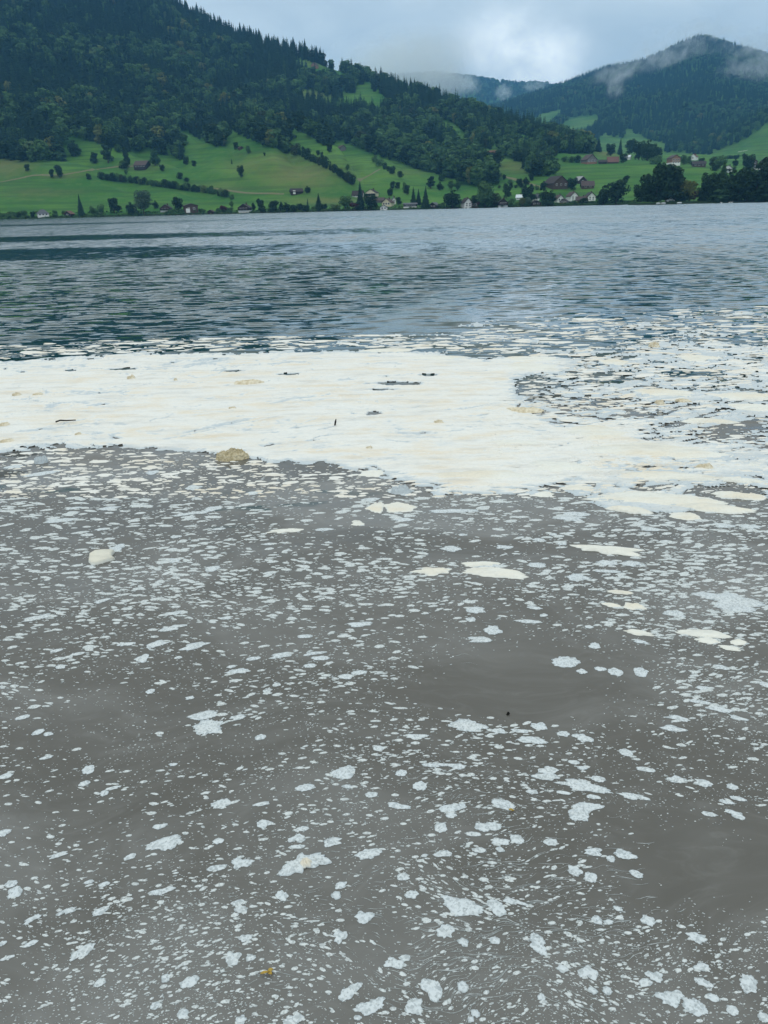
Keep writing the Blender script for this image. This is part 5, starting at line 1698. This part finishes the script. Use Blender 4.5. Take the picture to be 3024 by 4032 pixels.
for i, (px_, py_, w_, h, ang, kind) in enumerate(sorted(PATCH, key=lambda q: -q[2])):
    Q, mpp, fs = spot(px_, py_)
    rx, ry = w_ * mpp / 2, max(h * mpp / 2 / fs, w_ * mpp * 0.14)
    near = py_ > 2900
    cream = kind in ('cream', 'slab')
    hgt = 0.021 if kind == 'slab' else min(0.012, 0.05 * rx + 0.002) * (1.5 if cream else 1.0)
    me = patch_mesh(rx, ry, 1000 + i, 0.17 if w_ > 60 else 0.12, hgt, M_CREAM if cream else M_PATCH, 1.0 if (w_ > 45 or not near) else 0.7, 0.6 if kind in ('cluster', 'oval') else 0.4, n=84 if kind == 'slab' else 56 if w_ > 70 else 32)
    o = thing('foam_patch', patch_label(px_, py_, w_, h, ang, kind), 'foam patch', 'foam patches drifting on the near water', me)
    o.location = Q + np.array([0, 0, 0.0005])
    o.rotation_euler = (0, 0, R(ang * 1.4) - math.atan2(Q[0], Q[1]) * 0.7)

# the big patch with a tan core: froth with a raised crust and two lobes
Q, mpp, fs = spot(1203, 3399)
o = thing('foam_patch', 'big ragged foam patch with a tan crust in its middle', 'foam patch', 'foam patches drifting on the near water')
o.location = Q
for dx, dy, w_, h, sd, mt in ((-18, 4, 130, 70, 5001, M_PATCH), (58, -10, 76, 36, 5002, M_PATCH), (-52, 10, 50, 30, 5004, M_PATCH)):
    c = obj('froth_lobe', patch_mesh(w_ * mpp / 2, h * mpp / 2 / fs, sd, .3, .009, mt, 1, .6), o)
    c.location = (dx * mpp, -dy * mpp / fs, 0.0005 * (sd - 5000))
c = obj('tan_crust', patch_mesh(26 * mpp, 16 * mpp / fs, 5003, .2, .014, M_CREAM, 1, .8), o)
c.location = (2 * mpp, -6 * mpp / fs, .004)

# tan lumps of piled-up froth
m_lump, t = material('stiff_tan_froth')
pos = t.n('ShaderNodeTexCoord').outputs['Object']
n = t.noise(pos, 26, 5, 0.65)
c = t.mix(t.step(n, 0.35, 0.68), (0.42, 0.35, 0.21), (0.64, 0.56, 0.39))
t.out(t.principled(c, 0.9, t.bump(t.math('ADD', n, t.voronoi(pos, 60)), 0.9, 0.012), spec=0.15))
m_lump2, t = material('pale_stiff_froth')
pos = t.n('ShaderNodeTexCoord').outputs['Object']
n = t.noise(pos, 30, 5, 0.65)
c = t.mix(t.step(n, 0.35, 0.68), (0.52, 0.44, 0.30), (0.74, 0.68, 0.54))
t.out(t.principled(c, 0.9, t.bump(n, 0.8, 0.01), spec=0.15))


def lump(px_, py_, w_, h, label, mat, seed, tall=0.55):
    """A mound of stiff froth: a few rounded lobes run together, rough all over."""
    Q, mpp, fs = spot(px_, py_)
    rx = w_ * mpp / 2
    ry, H_ = rx * 0.55, h * mpp * tall * 1.7
    g_ = np.random.default_rng(seed * 7 + 1)
    lobes = [(-.55, .0, .46, .80), (-.12, .06, .50, .92), (.32, .0, .46, 1.0), (.70, -.05, .34, .42), (-.82, .05, .28, .45)]
    lobes = [(a + .08 * g_.normal(), b_ + .06 * g_.normal(), r_ * g_.uniform(.9, 1.1), q * g_.uniform(.85, 1.1)) for a, b_, r_, q in lobes]
    n, m_ = 56, 18
    ang = np.arange(n) * 2 * np.pi / n
    edge = 1 + .26 * fbm(np.cos(ang) * 2.2 + seed, np.sin(ang) * 2.2, seed, 3)
    V = []
    for j in range(m_ + 1):
        u = (j / m_) ** .8
        x, y = np.cos(ang) * u * edge, np.sin(ang) * u * edge
        z = np.zeros(n)
        for a, b_, r_, q in lobes:
            d2 = ((x - a) / r_) ** 2 * .55 + ((y - b_) / .8) ** 2
            z = np.maximum(z, q * np.sqrt(np.clip(1 - d2, 0, 1)))
        z = z * (.92 + .34 * fbm(x * 4 + seed, y * 4, seed + 2, 3)) + .12 * fbm(x * 13, y * 13 + seed, seed + 3, 2) * (u < .98)
        z = z * sstep(1.0 - u, -.02, .16) + 0.02 * (1 - u)
        V += list(zip(x * rx, y * ry, np.maximum(z * H_, 0) - (.004 if j == m_ else 0)))
    F = [(j * n + i, (j + 1) * n + i, (j + 1) * n + (i + 1) % n, j * n + (i + 1) % n) for j in range(m_) for i in range(n)]
    o = thing('foam_lump', label, 'foam lump', 'stiff tan lumps of foam', mesh_np('foam_lump', np.array(V), np.array(F), mat))
    o.location = Q + np.array([0, 0, 0.010 if py_ < 1790 else 0.0])
    o.rotation_euler = (0, 0, -math.atan2(Q[0], Q[1]))


lump(918, 1806, 128, 44, 'big tan lump of stiff foam at the lower rim of the froth sheet', m_lump, 3)
lump(68, 1562, 34, 14, 'small tan lump far left on the froth sheet', m_lump2, 5)
lump(518, 1495, 34, 14, 'small tan lump in the upper part of the froth sheet', m_lump2, 6)
lump(692, 1501, 14, 10, 'tiny tan lump right of the upper one on the froth sheet', m_lump2, 7)
lump(18, 1679, 46, 12, 'flat tan lump cut by the left picture edge', m_lump2, 8)
lump(310, 1716, 26, 10, 'small tan lump low on the froth sheet above grey water', m_lump2, 9)
lump(30, 1743, 56, 12, 'flat tan crust at the left picture edge above the grey water', m_lump2, 10)
lump(163, 1822, 52, 30, 'white rounded lump at the edge of the grey water', M_SHEET, 11)
lump(1728, 1670, 40, 14, 'small square tan lump right of the standing twig', m_lump2, 12)
lump(916, 1613, 30, 10, 'small tan lump high above the big tan one', m_lump2, 13)
lump(2576, 1368, 42, 20, 'tan lump among the broken froth near the open ripples', m_lump2, 14)
lump(2596, 1592, 36, 16, 'tan lump with two bumps on the broken froth', m_lump2, 15)
lump(2775, 1845, 70, 22, 'pale tan lump on a flat patch of broken froth', m_lump2, 16)
lump(1580, 1940, 80, 34, 'pale lump at the lower rim where the froth sheet frays', M_SHEET, 17)
lump(2690, 1584, 60, 10, 'flat tan crust right of the two-bump lump', m_lump2, 18)
lump(980, 1512, 120, 14, 'long flat tan crust in the upper froth sheet', m_lump2, 19)
lump(2070, 1620, 140, 12, 'long tan streak of crust in the broken froth', m_lump2, 20)
lump(1455, 1769, 26, 8, 'tiny tan crust near the lower rim of the froth sheet', m_lump2, 21)
lump(150, 1558, 40, 8, 'thin tan crust right of the far left lump', m_lump2, 22)

# the square tan slab
Q, mpp, fs = spot(395, 2198)
out = [(-52, -10), (-40, -22), (0, -25), (30, -24), (42, -20), (40, -8), (52, 3), (66, 8), (40, 14), (10, 24), (-14, 24), (-34, 14), (-44, 0)]
n = len(out)
V = [(0, 0, .022)] + [(x * mpp * .8, -y * mpp / fs * .8, .022) for x, y in out] + [(x * mpp * .95, -y * mpp / fs * .95, .016) for x, y in out] + [(x * mpp, -y * mpp / fs, .0006) for x, y in out]
F3 = [(0, 1 + (k_ + 1) % n, 1 + k_) for k_ in range(n)]
F4 = []
for r_ in (0, 1):
    F4 += [(1 + r_ * n + k_, 1 + r_ * n + (k_ + 1) % n, 1 + (r_ + 1) * n + (k_ + 1) % n, 1 + (r_ + 1) * n + k_) for k_ in range(n)]
m_slab = foam_material('tan_slab_froth', (0.62, 0.63, 0.58), (0.66, 0.63, 0.53), (0.64, 0.56, 0.40), 0.9, 60, 0.1)
o = thing('foam_patch', 'square tan foam slab with white rim floating alone on grey water', 'foam patch', None, mesh_np('foam_slab', np.array(V), [np.array(F3), np.array(F4)], m_slab, True, {'thick': [1] * (1 + n) + [.5] * n + [.1] * n}))
o.location = Q

# floating twigs and leaves
m_twig = plain('wet_twig', (.018, .014, .012), .6)
m_yel = plain('yellow_leaf', (.48, .33, .07), .5, .3, 60)


def twig(pts, rad, label, z=.03):
    Q, mpp, fs = spot(*pts[0])
    W_ = [spot(x, y)[0] for x, y in pts]
    V, F = [], []
    for i, p in enumerate(W_):
        r_ = rad * (1 - .5 * i / len(W_))
        for k_ in range(6):
            a = k_ * math.pi / 3
            V.append((p[0] - Q[0], p[1] - Q[1] + math.cos(a) * r_, z + math.sin(a) * r_))
    for i in range(len(W_) - 1):
        for k_ in range(6):
            F.append((i * 6 + k_, i * 6 + (k_ + 1) % 6, i * 6 + 6 + (k_ + 1) % 6, i * 6 + 6 + k_))
    o = thing('twig', label, 'twig', None, mesh_np('twig', np.array(V), np.array(F), m_twig))
    o.location = Q


twig([(222, 1674), (240, 1668), (262, 1669), (300, 1667)], .008, 'dark crooked twig lying on the froth sheet')
Q, mpp, fs = spot(1319, 1680)
V, F = tube([(0, 0, 0), (.006, 0, .03), (.012, 0, .055)], [.007, .008, .003], 6)
o = thing('twig', 'tiny dark twig standing upright in the froth sheet', 'twig', None, mesh_np('upright_twig', np.array(V), np.array(F), m_twig))
o.location = Q + np.array([0, 0, .012])


def leaf_blade(px_, py_, parts, label):
    Q, mpp, fs = spot(px_, py_)
    o = thing('fallen_leaf', label, 'leaf')
    o.location = Q + np.array([0, 0, .003])
    for (cx, cy, L, wd, ang) in parts:
        V, F = [], []
        m_ = 8
        for i in range(m_ + 1):
            u = i / m_
            w2 = wd * math.sin(math.pi * min(1, u * .92 + .06)) ** .8
            for s_, z in ((-1, .004), (0, .0), (1, .004)):
                V.append(((u - .5) * L, s_ * w2 / 2, z + .004 * u * (1 - u)))
        for i in range(m_):
            for k_ in range(2):
                a = i * 3 + k_
                F.append((a, a + 3, a + 4, a + 1))
        c = obj('leaflet', mesh_np('leaflet', np.array(V) * np.array([mpp, mpp / fs * .9, 1]), np.array(F), m_yel), o)
        c.location = (cx * mpp, -cy * mpp / fs, .001)
        c.rotation_euler = (0, 0, R(ang))


leaf_blade(1055, 3833, [(-12, 4, 32, 11, 14), (10, -4, 22, 14, 30), (10, 6, 20, 12, -30)], 'yellow leaf with three leaflets drifting among small flakes')
leaf_blade(2013, 3196, [(0, 0, 20, 9, -20), (6, 2, 10, 8, 40)], 'little yellow leaf scrap below a holed foam patch')
m_dark = plain('dark_debris', (.01, .01, .009), .6)
Q, mpp, fs = spot(1998, 2814)
V, F = tube([(0, 0, 0), (.004, .002, .005), (.002, 0, .012)], [.005, .006, .002], 6)
o = thing('debris_bit', 'black speck of debris at the lower edge of the clear water', 'debris', None, mesh_np('debris_bit', np.array(V), np.array(F), m_dark))
o.location = Q

# ---------------------------------------------------------------- countless small flakes and drawn-out threads between the patches
def flow_angle(x, y):
    """Drift direction of the surface film, with a few slow eddies near the bank."""
    n_ = fbm(x / 1.1, y / 1.1, 300, 3)
    amp_ = np.interp(np.hypot(x, y), [1.3, 2.4, 3.6], [.75, .4, .14])
    vx, vy = np.cos(n_ * amp_), np.sin(n_ * amp_)
    for ex, ey, s_, k_ in EDDY:
        dx, dy = x - ex, y - ey
        w2 = np.exp(-(dx * dx + dy * dy) / (s_ * s_)) * k_ * 2.2 / s_
        vx, vy = vx - dy * w2, vy + dx * w2
    return np.arctan2(vy, vx)


EDDY = []
for ex, ey, s_, k_ in ((1560, 3800, .12, .55), (2150, 3880, .14, -.45), (1950, 3430, .18, .4), (1720, 3990, .07, .8)):
    q = on_water(ex, ey)
    EDDY.append((q[0], q[1], s_, k_))

NS = 110000
g = np.random.default_rng(77)
py_ = 1190 + (4150 - 1190) * g.random(NS)
px_ = g.uniform(-500, 3524, NS)
Q = on_water(px_, py_)
x, y = Q[:, 0], Q[:, 1]
depth = (Q - CAM) @ _f
mpp = depth / FPX
fs = CH / np.sqrt(CH ** 2 + x ** 2 + y ** 2)
wrp = fbm(x / .9, y / .9, 311, 2) * .5
dens = 0.40 + 0.50 * fbm((x + wrp) / 1.0, (y + wrp) / .6, 312, 3) + 0.28 * fbm(x / .28, y / .2, 313, 2)
for cx, cy, rx, ry, a in [(2080, 2700, 460, 125, 1.6), (2850, 3420, 420, 190, 1.7), (2500, 3180, 260, 70, .5), (560, 2960, 420, 130, .55), (1500, 3670, 170, 120, .45), (2100, 2540, 420, 60, .9), (1560, 3800, 90, 90, .4), (2700, 2580, 500, 40, .6), (2300, 2420, 420, 40, .5),
                          (400, 2760, 500, 90, .35), (1100, 2900, 300, 60, .25), (1350, 2080, 260, 60, .45), (200, 2080, 200, 40, .25), (2750, 3520, 350, 120, .6), (1750, 2160, 260, 40, .5), (2350, 2180, 300, 26, .4), (160, 3250, 260, 90, .3)]:
    dens -= .72 * a * np.exp(-(((px_ - cx) / rx) ** 2 + ((py_ - cy) / ry) ** 2) ** 1.5)
for cx, cy, rx, ry, a in [(700, 1900, 900, 110, .5), (1200, 2250, 900, 160, .35), (2000, 3600, 420, 330, .45), (700, 3800, 800, 250, .42), (2500, 3900, 500, 200, .3), (1800, 2950, 240, 120, .4), (2700, 2350, 420, 200, .4), (2750, 2720, 300, 120, .3), (2450, 2080, 700, 80, .3), (500, 2350, 600, 120, .3), (1950, 3150, 300, 120, .3)]:
    dens += a * np.exp(-(((px_ - cx) / rx) ** 2 + ((py_ - cy) / ry) ** 2) ** 1.5)
cl_ = soft(CORE, px_, py_, 20)
rt_ = soft(RIGHT, px_, py_, 25)
top_ = py_ < 1760
sp_ = soft(SPARSE, px_, py_, 60)
spot_ = fbm(x / 1.3, y / 1.1, 321, 3)
dens = np.where(top_, np.maximum(-1 + 1.45 * sp_ + 0.35 * spot_ + .25 * sstep(px_, 1400, 2600), -1 + 1.6 * rt_ + .5 * spot_), dens)
dens = np.where(~top_ & (rt_ > .4), 0.62 + 0.55 * spot_, dens)
fringe = (soft(CORE, px_, py_, 55) > .03) & (cl_ < .45)
dens = np.where(fringe, np.maximum(dens, .75 + .5 * spot_), dens)
dens = np.where((cl_ > .55) & (px_ < 1900), -1, dens)
dens = np.where((cl_ > .55) & (px_ >= 1900), np.minimum(dens, .30), dens)
keep = g.random(NS) < np.clip(dens, 0, 1.2) * np.interp(py_, [2600, 3500], [.72, .50])
x, y, px_, py_, mpp, fs = x[keep], y[keep], px_[keep], py_[keep], mpp[keep], fs[keep]
n = len(x)
big = g.random(n) ** 3.6
wpx = (4.5 + 38 * big) * np.interp(py_, [1250, 1500, 1850, 2300, 3000, 4000], [2.3, 2.2, 1.6, 1.2, .9, .72]) * g.uniform(.8, 1.2, n)
wm = wpx * mpp / 2
asp = np.interp(py_, [1300, 1850, 2500, 3300, 4000], [.55, .50, .48, .52, .6]) * g.uniform(.45, 1.0, n)
ang = flow_angle(x, y) + g.normal(size=n) * .22
NV = 7
a = np.arange(NV) * 2 * np.pi / NV
rad = 1 + .28 * g.normal(size=(n, NV)) * .6
rad = np.clip((rad + np.roll(rad, 1, 1)) / 2 + .12 * g.normal(size=(n, 1)) * np.cos(2 * a + 1), .45, 1.5)
lx, ly = np.cos(a) * rad * wm[:, None], np.sin(a) * rad * (wm * asp)[:, None]
ca, sa = np.cos(ang)[:, None], np.sin(ang)[:, None]
ox, oy = x[:, None] + lx * ca - ly * sa, y[:, None] + lx * sa + ly * ca
ff_, _t, zz_ = froth(x, y)
lift = np.where(ff_ > 0, zz_, 0.0)
hz_ = np.minimum(.004, .001 + wm * .12) + lift
ring2 = np.stack([ox, oy, np.repeat((lift * .9)[:, None], NV, 1) + .0005], -1)
ring1 = np.stack([x[:, None] + (ox - x[:, None]) * .7, y[:, None] + (oy - y[:, None]) * .7, np.repeat(hz_[:, None], NV, 1)], -1)
mid = np.stack([x, y, hz_ * 1.15], -1)[:, None, :]
V = np.concatenate([mid, ring1, ring2], 1)
st = np.arange(n)[:, None] * (1 + 2 * NV)
kk = np.arange(NV)
k2 = (kk + 1) % NV
F3 = np.stack([np.broadcast_to(st, (n, NV)), st + 1 + kk, st + 1 + k2], -1).reshape(-1, 3)
F4 = np.stack([st + 1 + kk, st + 1 + NV + kk, st + 1 + NV + k2, st + 1 + k2], -1).reshape(-1, 4)
tone = np.clip(.22 + .5 * big + .3 * g.random(n) + .45 * sstep(-py_, -2600, -1900), 0, 1)
TH = np.repeat(tone[:, None], 1 + 2 * NV, 1)
TH[:, 1 + NV:] *= .6
VF, far_f = V, py_ < 1960
for nm_, sel, mt_, lb_ in (('foam_flakes', ~far_f, M_FLAKE, 'countless small white foam flakes strewn over the grey water'), ('foam_flecks', far_f, M_SHEET, 'bright froth flecks crowding round the foam sheet')):
    n_ = int(sel.sum())
    st = np.arange(n_)[:, None] * (1 + 2 * NV)
    F3 = np.stack([np.broadcast_to(st, (n_, NV)), st + 1 + kk, st + 1 + k2], -1).reshape(-1, 3)
    F4 = np.stack([st + 1 + kk, st + 1 + NV + kk, st + 1 + NV + k2, st + 1 + k2], -1).reshape(-1, 4)
    obj(nm_, mesh_np(nm_, VF[sel].reshape(-1, 3), [F3, F4], mt_, True, {'thick': TH[sel].ravel()}), kind='stuff', label=lb_, category='foam')

# finest specks: single bubbles and crumbs of froth
NT_ = 60000
tx, ty = g.uniform(-400, 3424, NT_), 1780 + 2370 * g.random(NT_)
q = on_water(tx, ty)
dn_ = .42 + .55 * fbm(q[:, 0] / .7, q[:, 1] / .4, 412, 3) + .3 * fbm(q[:, 0] / .15, q[:, 1] / .1, 413, 2)
for cx, cy, rx, ry, a in [(2080, 2700, 460, 125, .6), (2850, 3420, 420, 190, .7)]:
    dn_ -= a * np.exp(-(((tx - cx) / rx) ** 2 + ((ty - cy) / ry) ** 2) ** 1.5)
kp = (g.random(NT_) < dn_ * .8) & (soft(CORE, tx, ty, 20) < .3)
q = q[kp]
n_ = len(q)
mp_ = ((q - CAM) @ _f) / FPX
an = flow_angle(q[:, 0], q[:, 1]) + g.normal(size=n_) * .4
L_ = mp_ * g.uniform(1.6, 5.0, n_) * np.interp(ty[kp], [1800, 3000], [1.7, 1.0])
W_ = L_ * g.uniform(.25, .8, n_)
ex, ey = np.stack([np.cos(an), np.sin(an)], -1), np.stack([-np.sin(an), np.cos(an)], -1)
zz = .0004 + .0006 * g.random(n_)
cs_ = [np.column_stack([q[:, :2] + ex * (sx_ * L_ * g.uniform(.7, 1.2, n_))[:, None] + ey * (sy_ * W_ * g.uniform(.6, 1.2, n_))[:, None], zz]) for sx_, sy_ in ((-1, 0), (-.2, -1), (.8, -.5), (1, .3), (.1, 1))]
V = np.stack(cs_, 1).reshape(-1, 3)
F = np.arange(n_ * 5).reshape(-1, 5)
obj('foam_specks', mesh_np('foam_specks', V, F, M_FLAKE, False, {'thick': np.repeat(g.uniform(.1, .8, n_), 5)}), kind='stuff', label='finest white specks of froth dusted over the grey water', category='foam')

# threads of froth drawn out along the drift
VV, FF, TT, nv = [], [], [], 0
for cx, cy, sx_, sy_, cnt, step_m, ns in [(2000, 3550, 320, 260, 170, .008, 11), (1750, 3850, 220, 180, 150, .006, 12), (1400, 3600, 260, 220, 80, .005, 7), (1850, 3080, 260, 110, 160, .006, 5), (2350, 3650, 260, 260, 70, .008, 8), (900, 3600, 700, 350, 200, .005, 5), (1500, 2500, 900, 260, 30, .014, 5)]:
    q = on_water(g.normal(cx, sx_ * .6, cnt), np.minimum(4100, g.normal(cy, sy_ * .6, cnt)))
    m0 = ((q - CAM) @ _f) / FPX
    xx, yy = q[:, 0].copy(), q[:, 1].copy()
    wd = m0 * g.uniform(.4, 1.3, cnt)
    N_ = int(ns) + 2
    L_, R_ = [], []
    zz = .0006 + .0012 * g.random(cnt)
    stop = g.uniform(.35, 1.0, cnt)
    for i in range(N_):
        an = flow_angle(xx, yy) + .9 * perlin(xx * 22, yy * 22, 9)
        u = np.minimum(i / (N_ - 1) / stop, 1.0)
        ww = wd * np.maximum(np.sin(np.pi * (u * .9 + .05)), 0) * g.uniform(.4, 1.2, cnt) * (u < 1)
        L_.append(np.stack([xx - np.sin(an) * ww, yy + np.cos(an) * ww, zz], -1))
        R_.append(np.stack([xx + np.sin(an) * ww, yy - np.cos(an) * ww, zz], -1))
        xx, yy = xx + np.cos(an) * step_m, yy + np.sin(an) * step_m
    A_ = np.stack([np.array(L_), np.array(R_)], 2).transpose(1, 0, 2, 3).reshape(-1, 3)       # thread, step, side
    VV.append(A_)
    c_, i_ = np.meshgrid(np.arange(cnt), np.arange(N_ - 1), indexing='ij')
    k_ = nv + c_ * (2 * N_) + i_ * 2
    FF.append(np.stack([k_, k_ + 1, k_ + 3, k_ + 2], -1).reshape(-1, 4))
    TT.append(np.repeat(g.uniform(.05, .45, cnt), 2 * N_))
    nv += len(A_)
VV, FF, TT = np.concatenate(VV), np.concatenate(FF), np.concatenate(TT)
wide_ = np.linalg.norm(VV[FF[:, 0]] - VV[FF[:, 1]], axis=1) + np.linalg.norm(VV[FF[:, 2]] - VV[FF[:, 3]], axis=1)
FF = FF[wide_ > 1e-5]
obj('foam_threads', mesh_np('foam_threads', VV, FF, M_FLAKE, True, {'thick': TT}), kind='stuff', label='fine white threads of froth drawn into swirls on the grey water', category='foam')
